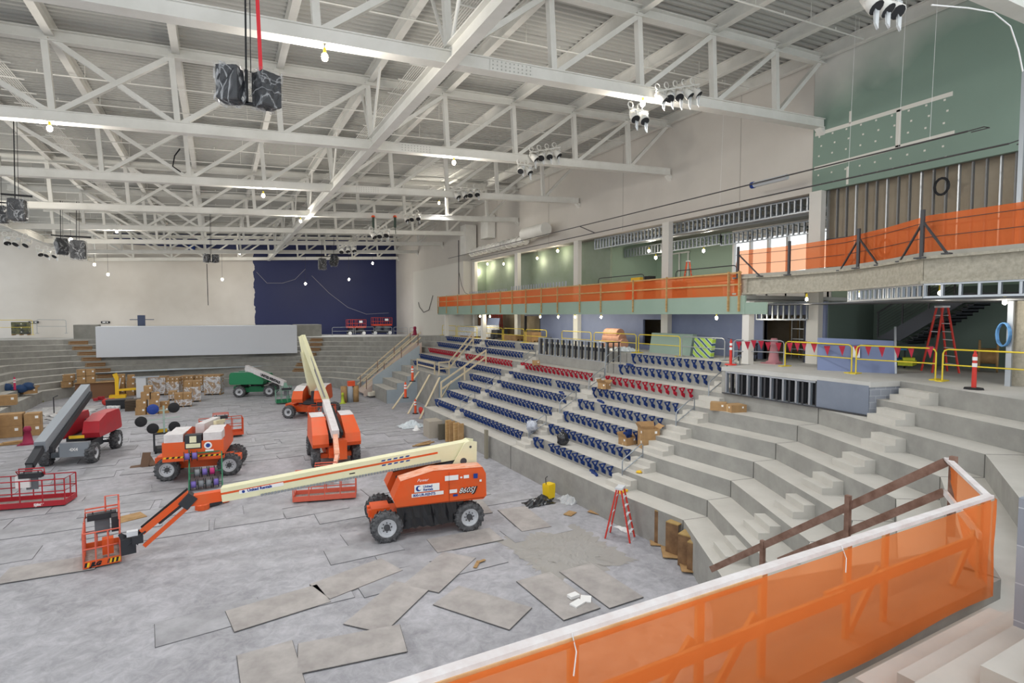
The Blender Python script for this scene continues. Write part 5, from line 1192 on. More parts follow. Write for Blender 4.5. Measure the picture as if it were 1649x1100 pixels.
mb = MB(); mb.box(-.05,-.05,0,.05,.05,4.6); o = mb.build('slotted_post', STEEL, label='tall perforated steel post at the right edge before the green wall', cat='post'); q = atX(1641,335,18.9); o.location = (18.9, q.y, 9.84)
mb = MB(); mb.box(-.05,-.07,0,.05,.07,2.64); o = mb.build('perforated_stud', STEEL, label='perforated metal stud beside the rough column at the right edge', cat='stud'); q = G(1623,622,CZL); o.location = (q.x, q.y, CZL)
mb = MB(); mb.smooth = True; mb.lathe([(.28,0),(.27,1.3),(.29,2.64)], n=16); o = mb.build('rough_column', FP, kind='structure'); q = G(1643,622,CZL); o.location = (q.x+.2, q.y, CZL); o.name = 'column'
t = MB()
for j in range(5): t.tube([(.04*j,.16*math.cos(q*PI/8),.36*math.sin(q*PI/8)) for q in range(17)], .02, 6, False)
t.build('hose_coil', mat('blue_hose', '5f93c7', .5), label='light blue hose coil hanging on the perforated stud', cat='hose').location = (G(1623,622,CZL).x-.25, G(1623,622,CZL).y+.1, CZL+1.6)
# ---- upper level contents ----
ks = empty('metal_stud_wall', (22.4, 42, 8.9), label='row of short metal studs behind the left part of the balcony net', cat='stud wall')
stud_wall(ks, (22.4,51.2), (22.4,43.2), 8.9, 10.35, 20, .1, .09, STEEL, None, False)
ks = empty('metal_stud_wall', (22.4, 38, 8.9), label='row of short metal studs on the balcony, nearer the middle columns', cat='stud wall')
stud_wall(ks, (22.4,42.2), (22.4,33.8), 8.9, 10.5, 20, .1, .09, STEEL, None, False)
for k_, (y0, y1, x, z0, z1, nm) in enumerate(((33.0,26.0,24.4,12.75,13.5,'left'),(25.8,16.2,24.4,12.8,13.5,'right'),(33.0,24.0,27.2,12.3,12.95,'left rear'),(24.0,16.0,27.2,12.2,12.9,'right rear'))):
    sf3 = empty('ceiling_framing', (x, (y0+y1)/2, z0), label='hung metal stud framing over the upper rooms, %s frame' % nm, cat='framing')
    stud_wall(sf3, (x,y0), (x,y1), z0, z1, int(abs(y1-y0)/.32), .12, .1, STEEL); O = Vector(sf3.location)
    mb = MB()
    for i in range(int(abs(y1-y0)/.9)): mb.bar((0,y0-.9*i-O.y,z1-z0),(2.2,y0-.9*i-O.y-.2,z1-z0-.2),.04,.05)
    mb.build('joist', STEEL, sf3)
mb = MB(); mb.smooth = True; mb.tube([(26,33,13.15),(26,16,13.15)], .2, 12); mb.build('round_duct', STEEL, label='round metal duct running through the upper room ceiling', cat='duct')
fw = empty('window_frame', (30.45, 32, 10.6), label='white framed interior window with metal studs, upper left room', cat='window'); O = Vector(fw.location)
for i in range(6): mb = MB(); mb.bar((0,-2.2+.88*i,0),(0,-2.2+.88*i,2.0),.06,.1); mb.build('mullion', WHITEP, fw)
mb = MB(); mb.bar((0,-2.3,0),(0,2.3,0),.1,.1); mb.bar((0,-2.3,2.0),(0,2.3,2.0),.1,.1); mb.build('frame', WHITEP, fw)
def clutter(p, rz, label, name, cat, bits):
    t = empty(name, p, rz, label=label, cat=cat)
    for nm, m, (x, y, z, a, b, c_) in bits: mb = MB(); mb.cbox(x,y,z,a,b,c_); mb.build(nm, m, t)
clutter((24.3,27.6,8.9), 0, 'machine cart with a yellow bag before the green room', 'machine_cart', 'cart', [('cabinet', BLACK, (0,-.6,.8,.5,.5,1.5)), ('frame', DSTEEL, (0,.5,1.1,.5,1.6,.06)), ('bag', HAZY, (0,.5,1.35,.5,.9,.35)), ('bin', RED, (0,1.2,.6,.5,.6,1.0))])
clutter((24.4,24.9,8.9), 0, 'dark tool chest on the upper level before the white column', 'tool_chest', 'chest', [('chest', DARK, (0,0,.55,.6,1.4,.9)), ('drawer', RED, (-.31,0,.7,.02,1.2,.2)), ('lid', BLACK, (0,0,1.02,.62,1.42,.05))])
clutter((25.2,20.9,8.9), 0, 'white covered table on the upper level below the bulb', 'covered_table', 'table', [('top', WHITEP, (0,0,.9,.9,2.2,.08)), ('leg', WHITEP, (0,-.8,.45,.6,.08,.9)), ('leg', WHITEP, (0,.8,.45,.6,.08,.9))])
for k_, (y0, y1) in enumerate(((29.6,25.2),(22.6,18.6))):
    barrier((22.2,y0,8.9), (22.2,y1,8.9), DSTEEL, 'thin steel rail on the upper level, %s' % ['left of the middle column','right of the middle column'][k_], h=1.5)
# outdoors behind the window wall: tan stone bank
mb = MB(); mb.box(40,5,4,41,40,10.9); S('wall_outdoor', mb, mat('pale_stone', 'e0d3bd', .9, col2='c9b89c', scale=1.2))
# ================= cables, pipes and ducts on the right wall =================
mb = MB(); mb.tube([(22,9.3,14.06),(22,56,14.06)], .03, 6); mb.tube([(22,9.3,14.06),(22.1,8.9,14.1),(22,8.7,14.0),(22,9.2,14.0)], .02, 5); mb.build('hanging_cable_pipe', mat('dark_pipe', '4c4a4b', .6), label='upper long dark pipe slung along the right wall', cat='pipe')
mb = MB(); mb.tube([(22,8.2,13.36),(22,50,13.4)], .03, 6); mb.tube([(22,8.2,13.36),(22.1,7.8,13.45),(22,7.6,13.3),(22,8.0,13.28)], .02, 5); mb.build('hanging_cable_pipe', MATS['dark_pipe'], label='lower long dark pipe slung along the right wall', cat='pipe')
mb = MB(); mb.bar((22,31.5,14.06),(22,29.8,13.4),.05,.05); mb.build('pipe_bracket', MATS['dark_pipe'], label='short dark bracket tying the two long pipes together', cat='bracket')
mb = MB()
for y in (10.4,11.4,13.2,19.5): mb = MB(); mb.tube([(22,y,14.1 if y < 13 else 13.44),(22.2,y,19.7)], .007, 4, False); mb.build('hanger_wire', WHITEP, label='thin white hanger wire from the roof to the long pipes, '+{10.4:'rightmost',11.4:'second from the right',13.2:'third from the right',19.5:'leftmost'}[y], cat='wire')
mb = MB(); mb.smooth = True; mb.tube([(22.7,40.5,14.7),(22.7,37.0,14.7)], .5, 16); mb.build('duct_silencer', WHITE, label='fat white duct end on the right wall above the club columns', cat='duct')
mb = MB(); mb.tube([(22.9,40.5,14.3),(22.9,52,14.3)], .32, 12)
for i in range(12): y = 40.7+i; mb.lathe([(.32,-.03),(.42,-.03),(.42,.03),(.32,.03)], (22.9,y,14.3), (0,1,0), 14)
mb.build('white_duct', WHITE, label='long ribbed white duct running along the right wall', cat='duct')
mb = MB(); mb.box(22.4,52.2,14.2,23.6,53.6,17.2); mb.build('air_unit', WHITE, label='white air handling unit hung high on the right wall', cat='unit')
mb = MB(); mb.box(22.9,48.0,15.4,23.7,49.6,17.6); mb.build('wall_cabinet', WHITE, label='flat white cabinet high on the right wall', cat='cabinet')
mb = MB(); mb.smooth = True; mb.tube([(22.3,17.9,14.2),(22.3,16.2,14.2)], .13, 12); o = mb.build('wall_tube', mat('grey_tube', 'c9cdd2', .4), label='short grey tube sticking out beside the green wall', cat='tube')
mb = MB(); mb.smooth = True; mb.lathe([(0,0),(.15,0),(.15,.16),(0,.17)], (22.3,17.9,14.2), (0,1,0), 14); mb.build('tube_cap', NAVY, o)
o.location = atX(1242,291,22.3)-Vector((22.3,17.0,14.2))
mb = MB(); mb.tube([(21.8,52.6,8.9+1.2),(21.8,52.6,15.6)], .05, 6); mb.tube([(21.8,52.6,12.5),(21.8,51.9,11.0),(21.8,51.0,10.2),(21.8,50,10.0)], .025, 5); mb.build('drop_pipe', MATS['dark_pipe'], label='dark vertical pipe with a dangling cable before the far right wall', cat='pipe')
mb = MB(); mb.tube([(22.6,68,9.6),(22.6,67.6,9.0),(22.6,66,8.3),(22.6,64,8.6),(22.6,62.6,10.3)], .04, 6); mb.build('loose_cable', MATS['dark_pipe'], label='loose cable looping on the cream wall at the far right corner', cat='cable')
for (px, py, X, nm) in ((771,435,24.2,'first from the left in the upper rooms'),(785,425,24.6,'second from the left in the upper rooms'),(811,425,24.6,'third from the left in the upper rooms'),(865,416,24.6,'between two columns, upper level'),(898,404,24.4,'high beside the dark door, upper level'),(973,394,26.5,'in the framed ceiling, left'),(1045,404,26.5,'in the framed ceiling, left of the column'),(1056,415,26.0,'over the tool chest, upper level'),(1133,404,27,'in front of the green wall, upper level')):
    q = atX(px, py, X); bulb(q, .5, 'warm bulb '+nm, power=30, warm=(1,.88,.68))
for (px, py, X, nm) in ((773,510,21.6,'farthest left'),(789,509,21.6,'second from the left'),(870,508,21.6,'third from the left'),(899,508,21.6,'fourth from the left'),(926,506,21.6,'fifth from the left'),(968,506,21.6,'sixth, above the insulation'),(1154,505,21.2,'at the end of the green fascia')):
    q = atX(px, py, X); q.z = 7.85; bulb(q, .1, 'bulb under the balcony, '+nm, power=40, warm=(1,.9,.7), rad=.07)
for (px, py, X, nm) in ((1299,482,21.5,'left of three'),(1384,475,21.0,'middle of three'),(1514,472,19.5,'right of three')):
    q = atX(px, py, X); bulb(q, .12, 'bare bulb under the near balcony, '+nm, power=35, warm=(1,.9,.75), rad=.06)
q = atX(1618,487,20.5); bulb(q, .15, 'bare bulb on wires by the perforated stud, right edge', power=35, rad=.06)
# ================= white screen box on the far stand =================
mb = MB(); mb.prism([(-11.6,72.6,3.45),(8.2,69.9,3.45),(8.2,72,3.45),(-11.6,74,3.45)], (0,0,3.3)); S('wall_white_screen', mb, mat('screen_white', 'e0e5ee', .6, col2='e4e8f0', scale=.1))
mb = MB(); mb.box(atY(118,530,75.9).x, 75.9, 3.2, atY(157,530,75.9).x, 78.0, 6.9); mb.box(atY(476,530,74.6).x, 74.6, 3.2, atY(518,530,74.6).x, 78.0, 6.75); mb.box(-11.6, 74, 3.4, 8.2, 78, 6.7)
S('wall_screen_block', mb, mat('weathered_block', '8d8c86', .9, col2='7c7b75', scale=.8))
rag((-2.0,70.6,1.98), (20,1.1,.12), mat('pale_film', 'cdd6dc', .3), 'pale plastic film lying along the tread below the white board', 'film', seed=8, n=22)
for (px, py, nm, w_, h_) in ((228,514,'dark blue column-like stand over the top edge of the white board',.9,1.2),):
    q = atY(px, 522, 74.5); mb = MB(); mb.box(-.35,-.2,0,.35,.2,1.2); mb.bar((-1.1,0,.7),(1.2,0,.7),.08); mb.build('equipment_stand', mat('slate_blue', '4d5872', .6), label='slate blue equipment stand on top of the white board', cat='stand').location = (q.x, q.y, 6.76)
for (px, nm) in ((54,'small dark exit sign at the far left of the cream wall'),(170,'small dark exit sign above the left end of the white board')):
    q = atY(px, 519, 81.9); mb = MB(); mb.box(-.45,-.05,-.12,.45,.04,.12); o = mb.build('exit_sign', DK, label=nm, cat='sign'); o.location = q
    mb = MB(); mb.box(-.3,-.06,-.06,.0,-.051,.06); mb.box(.1,-.06,-.06,.25,-.051,.06); mb.build('sign_face', WHITEP, o)
q = atY(27,528,76); wrapped((q.x, q.y+1.5, 5.79), 1.4, 1.2, 1.3, 0, 'dark green and tan crate stack on the left concourse rim', (1,1,3), mat('olive_crate', '7b7a55', .8, col2='3b3f45', scale=2), 0)
barrier((q.x-2.6,q.y,5.85), (q.x+1.3,q.y,5.85), YB, 'pale yellow barrier beside the crates on the far left rim', h=1.6)
barrier(atY(60,537,77), atY(107,537,77), GB, 'grey barrier on the rim between the crates and the block wall', h=1.5)
# wooden step forms on the far stand aisles
STEPW = mat('form_timber', '84603f', .85); 
def form(p, w_, ang, label, grp=None):
    t = empty('wooden_step', p, ang, label=label, cat='step', group=grp)
    mb = MB(); mb.box(-w_/2,-.3,0,w_/2,.0,.18); mb.box(-w_/2,.0,.0,w_/2,.3,.36); mb.build('tread', mat('dusty_timber', 'a58e72', .85, col2='8e785c', scale=3), t)
    mb = MB(); mb.box(-w_/2+.15,-.305,.04,w_/2,-.3,.14); mb.box(-w_/2+.15,-.006,.2,w_/2,.0,.34); mb.build('riser_board', STEPW, t)
def onrow(px, sa, sb, k):
    a, b = Vector(rp(sa, k)), Vector(rp(sb, k)); r = ray(px, 560); d = b-a; den = r[0]*d.y-r[1]*d.x
    t = (a.x*d.y-a.y*d.x)/den; P = Vector((r[0]*t, r[1]*t, 0)); s_ = (P.x-a.x)/d.x
    z = rp(sa, k-1)[2]*(1-s_)+rp(sb, k-1)[2]*s_ if k else 0
    return Vector((P.x, P.y, z)), math.atan2(d.y, d.x)
SI = {round(q[0],1): q for q in ST}
for i, px in enumerate((127,133,141,147,153,161,169,176)):
    k = 8-i; q, a = onrow(px, SI[-12.1], SI[-5], k); nrm = Vector((math.sin(a), -math.cos(a), 0)); form(q+nrm*.32, 1.7, a, 'timber step forms in the left far aisle, %s pair from the top' % ['first','second','third','fourth','fifth','sixth','seventh','eighth'][i])
for i, px in enumerate((511,510,507,500,496,489,484)):
    k = 8-i; q, a = onrow(px, SI[6], SI[10.5], k); nrm = Vector((math.sin(a), -math.cos(a), 0)); form(q+nrm*.32, 1.5, a, 'timber step forms in the right far aisle, %s pair from the top' % ['first','second','third','fourth','fifth','sixth','seventh'][i])
# ================= boxes and pallets on the far floor =================
pl = [(243,269,605,637,'leftmost tall wrapped pallet at the back',(3,2,5),.95,1.6),(271,291,606,636,'tall wrapped pallet second from the left at the back',(3,2,5),.7,1.6),(293,314,604,634,'unwrapped pallet of cartons in the back middle',(3,2,5),0,0),(316,329,606,636,'narrow pallet of cartons, back row right of middle',(2,2,5),.4,0),(332,358,602,637,'rightmost tall wrapped pallet at the back',(3,2,5),.9,0)]
for i, (x0, x1, yt, yb, nm, n, fl, _) in enumerate(pl):
    a, b = G(x0, yb, 0), G(x1, yb, 0); w_ = (b-a).length*.95; q = (a+b)/2; f = (b-a).length/(x1-x0); wrapped((q.x, q.y+.65+(0,0,.3,1.9,.2)[i], .012), w_, 1.2, (yb-yt)*f*.93-.14, math.atan2(b.y-a.y, b.x-a.x)*.6, nm, n, CARD, fl)
for (x0, x1, yt, yb, nm, n, fl) in ((299,322,610,648,'wrapped pallet of tan cartons standing forward of the back row',(2,2,4),.7),(283,307,631,656,'low pallet of four cartons in front, half wrapped in film',(2,1,2),.5),(272,284,629,645,'narrow wrapped carton column behind the low pallet',(1,1,2),.6)):
    a, b = G(x0, yb, 0), G(x1, yb, 0); f = (b-a).length/(x1-x0); q = (a+b)/2; wrapped((q.x, q.y+.5, .012), (b-a).length, 1.1, (yb-yt)*f*.9-.14, 0, nm, n, CARD, fl)
def boxpile(cx, cy, spec, lab, rz=0, g=None):
    for i, (dx, dy, z, w_, d_, h_) in enumerate(spec):
        carton((cx+dx, cy+dy, z+.012), w_, d_, h_, rz+.08*((i*7)%5-2), lab % ['bottom left','bottom middle','bottom right','second tier left','second tier middle','second tier right','third tier left','third tier right','top left','top right','topmost'][i])
b0 = G(245, 668, 0)
boxpile(b0.x, b0.y+.4, [(-.75,0,0,.7,.6,.6),(0,0,0,.7,.6,.6),(.75,.1,0,.7,.6,.5),(-.7,.05,.6,.7,.6,.6),(.1,.05,.6,.7,.6,.62),(.8,.5,.5,.6,.5,.4),(-.45,.1,1.2,.6,.55,.6),(.2,.1,1.22,.6,.55,.5),(-.25,.1,1.8,.55,.5,.5)], 'carton in the loose brown pile before the pallets, %s')
b0 = G(204, 638, 0)
boxpile(b0.x, b0.y+.4, [(-.5,0,0,.75,.6,.8),(.3,0,0,.7,.6,.7),(1.0,0,0,.6,.5,.7),(-.5,.05,.8,.7,.6,.75),(.3,.05,.7,.65,.6,.75),(1.0,.1,.7,.5,.5,.5),(-.45,.05,1.55,.6,.5,.6),(.35,.05,1.45,.6,.5,.6)], 'carton in the stack right of the yellow crane arm, %s')
for i, (px, py, z, nm) in enumerate(((152,631,1.0,'left'),(142,620,1.6,'upper left'))): pass
a = Vector((-11.2, 70.5, 0))
t = empty('site_table', G(158,641,0)+Vector((0,0,.012)), .05, label='brown sheet-fronted bench under the cartons at the far left', cat='bench'); mb = MB(); mb.box(-1.7,-.3,0,1.7,.3,1.5); mb.build('bench_front', mat('brown_board', '7d5c44', .85), t); mb = MB(); mb.box(-1.75,-.5,1.5,1.75,.5,1.54); mb.build('bench_top', PLY, t)
q = t.location
for i, (dx, z, h_) in enumerate(((-1.2,1.555,.65),(-.5,1.555,.65),(-1.2,2.21,.65),(-.5,2.21,.65))): carton((q.x+dx, q.y, z), .66, .6, .62, .02, 'carton on the brown bench, %s' % ['lower left','lower right','upper left','upper right'][i], stickers=((1,0),))
a = G(107, 624, 1.0)
for i in range(4): carton((a.x+.15*(i%2), a.y+.62*(i//2), a.z+.62*(i%2)), .8, .6, .6, .3, 'tall narrow carton on the left stand tread, %s' % ['front lower','front upper','rear lower','rear upper'][i])
# yellow crane arm
t = empty('yellow_crane', G(189,641,0)+Vector((0,0,.012)), 0, label='yellow folding crane arm among the cartons', cat='crane')
mb = MB(); mb.bar((0,0,0),(0,0,2.0),.3,.25,up=(0,1,0)); mb.bar((0,0,1.9),(-.15,0,2.35),.35,.3,up=(0,1,0)); mb.build('mast', HAZY, t)
mb = MB(); mb.bar((-.1,0,.75),(2.3,0,.8),.22,.2); mb.build('boom', HAZY, t); mb = MB(); mb.tube([(.1,0,.8),(.3,0,1.9)],.06,8); mb.build('cylinder', RIM, t); mb = MB(); mb.box(-.6,-.4,0,.7,.4,.3); mb.build('base', HAZY, t)
mb = MB(); mb.box(-.9,-.5,.0,.9,.5,.75); mb.box(-.95,-.55,.75,.95,.55,.8); mb.build('tool_chest', DARK, label='black site tool chest in front of the yellow crane', cat='chest').location = G(193,658,0)+Vector((0,0,.012))
mb = MB(); 
for i in range(7): mb.box(-.6,-.6,.13*i,.6,.6,.13*i+.1)
mb.build('timber_stack', mat('dark_timber', '574a3e', .9), label='dark square stack of timbers beside the tool chest', cat='timber').location = G(214,661,0)+Vector((.1,.2,.012))
for i, x in enumerate((176,183,190)):
    mb = MB(); mb.smooth = True; mb.lathe([(0,0),(.17,0),(.19,.4),(.19,.42),(0,.42)], n=12); mb.build('white_bucket', WHITEP, label='white bucket before the black chest, %s of three' % ['left','middle','right'][i], cat='bucket').location = G(x,662,0)+Vector((0,0,.012))
t = empty('grey_cabinet', G(226,640,0)+Vector((0,0,.012)), 0, label='pale grey upright metal panel right of the yellow crane', cat='panel'); mb = MB(); mb.box(-.3,-.1,0,.5,.1,1.9); mb.build('panel', RIM, t); mb = MB(); mb.box(-.6,-.15,1.9,1.6,.2,2.0); mb.build('shelf', STEEL, t)
mb = MB()
for i in range(5): mb.cbox(.25*math.sin(i*2.2), .2*math.cos(i*1.7), .2+.1*(i%2), .35, .3, .25, i)
mb.build('red_tool_heap', mat('heap_red', 'a92b34', .6), label='heap of red and dark tools behind the grey boom', cat='tools').location = G(160,642,0)+Vector((.3,-2,.012))
mb = MB(); mb.smooth = True
for i in range(3): mb.lathe([(.0,-.1),(.3,-.1),(.3,.1),(0,.1)], (.25*i,0,.3), (.3,1,0), 14)
mb.build('hose_reel', mat('reel_red_white', 'cf3f3a', .5), label='red hose reel beside the raised end of the grey boom', cat='reel').location = G(171,653,0)+Vector((0,0,.012))
# left foreground boxes by the stand
a = G(45, 702, 0)
for i, (dx, dy, z, w_, d_, h_) in enumerate(((-.9,.3,0,1.3,1.0,.75),(.25,.3,0,.8,.9,.75),(-.9,.3,.76,1.3,1.0,.75),(.25,.3,.76,.8,.9,.7))): carton((a.x+dx, a.y+dy, z+.012), w_, d_, h_, .05, 'large tan carton behind the crimson cone, %s' % ['lower left','lower right','upper left','upper right'][i])
a = G(12, 706, 0)
for i, (z, h_) in enumerate(((0,.75),(.76,.6))): carton((a.x-1.1, a.y-1.0, z+.012), 1.5, 1.0, h_, 0, 'wide carton at the left frame edge, %s' % ['lower','upper'][i], openf=(i == 1))
carton(G(14,652,1.23)+Vector((0,0,0)), .95, .7, .75, .1, 'brown carton on the left stand before the blue heap')
carton(G(50,634,1.23)+Vector((-.2,.3,0)), .95, .8, .45, .5, 'open brown carton on the left stand corner', openf=True)
mb = MB(); mb.smooth = True
for i in range(6): mb.sphere((.45*i-1.2, .25*math.sin(i*3), .35+.15*(i%3)), .45, 9, 6, (1,.8,.8), .25)
mb.build('blue_tarp_heap', mat('tarp_blue', '24426b', .6), label='heap of dark blue tarpaulins on the left stand', cat='tarpaulin').location = G(14,638,1.23)+Vector((0,.8,0))
mb = MB(); mb.box(-1.3,-.05,0,1.3,.05,.28); mb.box(-1.3,.3,0,1.3,.4,.28); mb.box(-1.3,-.05,.26,1.3,.4,.3); mb.build('timber_trough', STEPW, label='long brown timber trough lying on the floor at the left', cat='timber').location = G(98,672,0)+Vector((0,0,.012))
rag(G(75,668,0), (6,7,.5), mat('grey_film', 'b6b5b6', .35, spec=.7), 'crumpled grey plastic sheeting spread at the left stand foot', 'sheeting', seed=11, n=26)
rag(G(85,690,0), (4,2.4,.35), MATS['grey_film'], 'smaller crumpled grey plastic sheet behind the red lift', 'sheeting', seed=12, n=20)
rag(G(62,648,0), (.8,.8,.6), mat('khaki_cloth', '7d7a55', .8), 'small khaki heap at the corner of the left stand', 'heap', seed=13)
for i in range(3): mb = MB(); mb.cbox(0,0,.03+.04*i,1.6-.2*i,.5,.03,.2*i); mb.build('scrap_board', PLY, label='scrap plywood strip lying before the cartons at the left, %s' % ['lowest','middle','top'][i], cat='board').location = G(18+4*i,716-i,0)+Vector((0,0,.012))
# ================= spool cart and wheeled glass lifter =================
PUR = mat('purple_wire', '7d6bbd', .5); GRNF = mat('green_frame', '2f7d5a', .5); PNK = mat('magenta_wire', 'c9357c', .5); GRW = mat('grey_wire', '8b9096', .5)
def spool(par, c, r, w_, m, ax=(1,.1,0)):
    mb = MB(); mb.smooth = False; mb.lathe([(r*.62,-w_*.42),(r*.62,w_*.42)], c, ax, 14); s_ = mb.build('wire', m, par)
    mb = MB()
    for e in (-1,1): mb.lathe([(0,e*w_*.5),(r,e*w_*.5),(r,e*w_*.42),(0,e*w_*.42)], c, ax, 16)
    mb.build('flange', DARK, s_)
t = empty('wire_spool_cart', G(330,785,0)+Vector((0,0,.012)), 0, label='green rack of purple, grey and magenta wire spools on the floor', cat='spool rack')
k_ = 0
for (z, y, ms) in ((.28,-.35,(PUR,GRW,GRW,PUR)),(.75,-.1,(GRW,PUR,PNK)),(1.45,.3,(PUR,PUR))):
    for i, m in enumerate(ms): spool(t, (-.45+.3*i+(.15 if len(ms) == 3 else 0)-(.25 if len(ms) == 2 else 0), y, z), .24, .24, m)
mb = MB(); 
for x in (-.62,.72):
    mb.bar((x,-.5,.05),(x,.6,1.5),.05); mb.bar((x,.6,0),(x,.6,1.7),.05); mb.bar((x,-.5,.04),(x,.7,.04),.05)
mb.bar((-.62,.6,1.5),(.72,.6,1.5),.05); mb.bar((-.62,-.35,.28),(.72,-.35,.28),.03); mb.bar((-.62,-.1,.75),(.72,-.1,.75),.03); mb.build('rack', GRNF, t)
t = empty('suction_lifter', G(262,728,0)+Vector((0,0,.012)), .1, label='wheeled glass lifter with round black suction cups, left of the orange lift', cat='lifter')
mb = MB(); mb.box(-.45,-.4,.15,.45,.5,.3); mb.box(-.45,-.4,.3,-.35,.5,1.15); mb.box(.35,-.4,.3,.45,.5,1.15); mb.box(-.45,-.4,1.1,.45,.5,1.18); mb.build('base', DARK, t)
for x in (-.35,.35):
    for y in (-.35,.45): mb = MB(); mb.lathe([(0,-.05),(.12,-.05),(.12,.05),(0,.05)], (x,y,.12), (1,0,0), 12); mb.build('wheel', BLACK, t)
mb = MB(); mb.bar((.1,-.3,1.1),(.1,-.4,2.75),.09); mb.bar((-.55,-.42,2.5),(.65,-.42,2.5),.05); mb.bar((-1.0,-.42,1.95),(.9,-.42,2.05),.04); mb.bar((-.5,-.42,1.45),(.65,-.42,1.45),.05); mb.build('cup_frame', mat('pale_green_metal', '9fb5ac', .5), t)
for i, (x, z) in enumerate(((-.42,2.6),(.6,2.6),(-1.0,1.95),(-.45,1.5),(.6,1.5))):
    mb = MB(); mb.lathe([(0,-.06),(.28,-.06),(.3,0),(.2,.05),(0,.08)], (x,-.45,z), (0,-1,0), 18); mb.build('suction_cup', BLACK if i != 0 else NAVY, t)
mb = MB(); mb.cbox(0,-.1,1.3,.5,.3,.2); mb.build('yellow_case', HAZY, t)
mb = MB(); mb.bar((-.75,0,0),(.3,0,.05),.5,.02); mb.bar((-.1,-.3,0),(0,0,.7),.4,.02); mb.bar((.3,-.2,0),(.0,.2,.45),.35,.02); mb.build('torn_carton', mat('dark_cardboard', '6f5848', .9), label='torn brown carton standing on the floor left of the orange lift', cat='carton').location = G(237,750,0)+Vector((0,0,.012))
t = empty('orange_saw', G(326,820,0)+Vector((0,0,.012)), .3, label='orange and black floor tool under the near lift elbow', cat='tool'); mb = MB(); mb.lathe([(0,0),(.27,0),(.27,.2),(.2,.26),(0,.28)], n=14); mb.build('housing', ORG, t); mb = MB(); mb.cbox(.45,.1,.15,.6,.3,.2,.2); mb.tube([(.7,.1,.2),(1.2,.2,.25)],.04,6); mb.build('handle', DARK, t); mb = MB(); mb.cbox(.95,.25,.12,.25,.3,.2); mb.build('motor', ORG, t)
mb = MB(); mb.cbox(0,0,.02,1.0,.8,.02,.4); mb.build('scrap_board', PLY, label='small tan board on the floor behind the near basket', cat='board').location = G(208,835,0)+Vector((0,0,.012))
# ================= things along the right stand foot =================
t = empty('mop_bucket', G(887,804,0)+Vector((-.1,0,.012)), .3, label='bright yellow mop bucket on the floor near the low wall', cat='bucket')
mb = MB(); mb.cbox(0,0,.36,.4,.34,.55,0,1.1); mb.cbox(0,0,.66,.42,.36,.07); mb.build('bucket', mat('bucket_yellow', 'f0cb1d', .4), t); mb = MB(); mb.tube([(-.18,0,.66),(-.22,0,.98),(-.1,0,1.03)],.018,6); mb.build('handle', BLACK, t)
for x in (-.15,.15): mb = MB(); mb.lathe([(0,-.03),(.06,-.03),(.06,.03),(0,.03)], (x,-.1,.06), (0,1,0), 10); mb.build('wheel', DARK, t)
rag(G(868,811,0), (1.25,.7,.38), BAG, 'crumpled black bin bag on the floor beside the yellow bucket', 'bag', seed=21, n=12, name='rubbish_bag')
rag(G(925,805,0), (1.4,1.0,.45), PLASTIC, 'translucent crumpled film near the low wall, right of the bucket', 'film', seed=22, n=12)
rag(G(1010,852,0), (.6,.8,.12), mat('white_rag', 'dedede', .8), 'white rag on the floor at the ladder feet', 'cloth', seed=23, n=10)
mb = MB()
for j in range(4): mb.tube([(.35*math.cos(q*PI/8)*(1-.1*j),.3*math.sin(q*PI/8),.03+.03*j) for q in range(17)],.02,6,False)
mb.build('hose_coil', BLACK, label='black hose coil on the floor behind the near ladder', cat='hose').location = G(1005,840,0)+Vector((0,.2,.012))
mb = MB(); mb.cbox(0,0,.03,.5,.7,.02,.4); mb.cbox(.2,.3,.06,.4,.3,.02,1.1); mb.build('flat_carton', CARD, label='flattened cardboard on the floor left of the near ladder', cat='carton').location = G(963,826,0)+Vector((0,0,.012))
mb = MB(); mb.smooth = True; mb.sphere((0,0,.12),.16,8,6,(1.2,1,.7),.2); mb.build('red_bag', RED, label='small red bag on the cardboard scraps by the low wall', cat='bag').location = G(958,820,0)+Vector((0,.2,.012))
mb = MB(); mb.cbox(0,0,.02,.5,.35,.02,.5); mb.build('scrap_board', PLY, label='small tan offcut on the floor below the yellow bucket', cat='board').location = G(918,828,0)+Vector((0,0,.012))
mb = MB(); mb.cbox(0,0,.04,.45,.14,.07,.2); mb.cbox(.25,.1,.05,.25,.1,.08,.8); mb.build('yellow_tool', HAZY, label='yellow hand tool on the low wall beside the ladder top', cat='tool').location = G(1003,793,1.24)
mb = MB(); mb.sphere((0,0,.05),.1,7,5,(1.3,1,.6),.3); mb.build('yellow_rag', HAZY, label='small yellow rag on the second tread beside the nearest aisle', cat='cloth').location = G(1029,762,Z(1))
# propped plywood frames along the wall
def frame_(p, rz, h, label, w_=.5, d_=.46):
    t = empty('propped_plywood_form', p, rz, label=label, cat='frame')
    for x in (-w_/2, w_/2): mb = MB(); mb.box(x-.02,-d_/2,0,x+.02,d_/2,h); mb.build('side', mat('dark_plywood', '8a6b4c', .85, col2='6e523a', scale=3), t)
    mb = MB(); mb.box(-w_/2-.02,-d_/2,h,w_/2+.02,d_/2,h+.03); mb.build('top', mat('fresh_plywood', 'b59a68', .8, col2='a2854f', scale=3), t)
for i, (px, py, rz, h, nm) in enumerate(((1071,877,.3,1.15,'first, leaning at the end'),(1090,893,.25,1.05,'second'),(1110,912,.35,1.0,'third'),(1125,922,.4,.92,'fourth'),(1145,935,.5,.8,'nearest, by the timber rail'))):
    frame_(G(px,py,0)+Vector((.05,.1,.012)), rz, h, 'plywood frame standing on the floor below the near stand, %s' % nm)
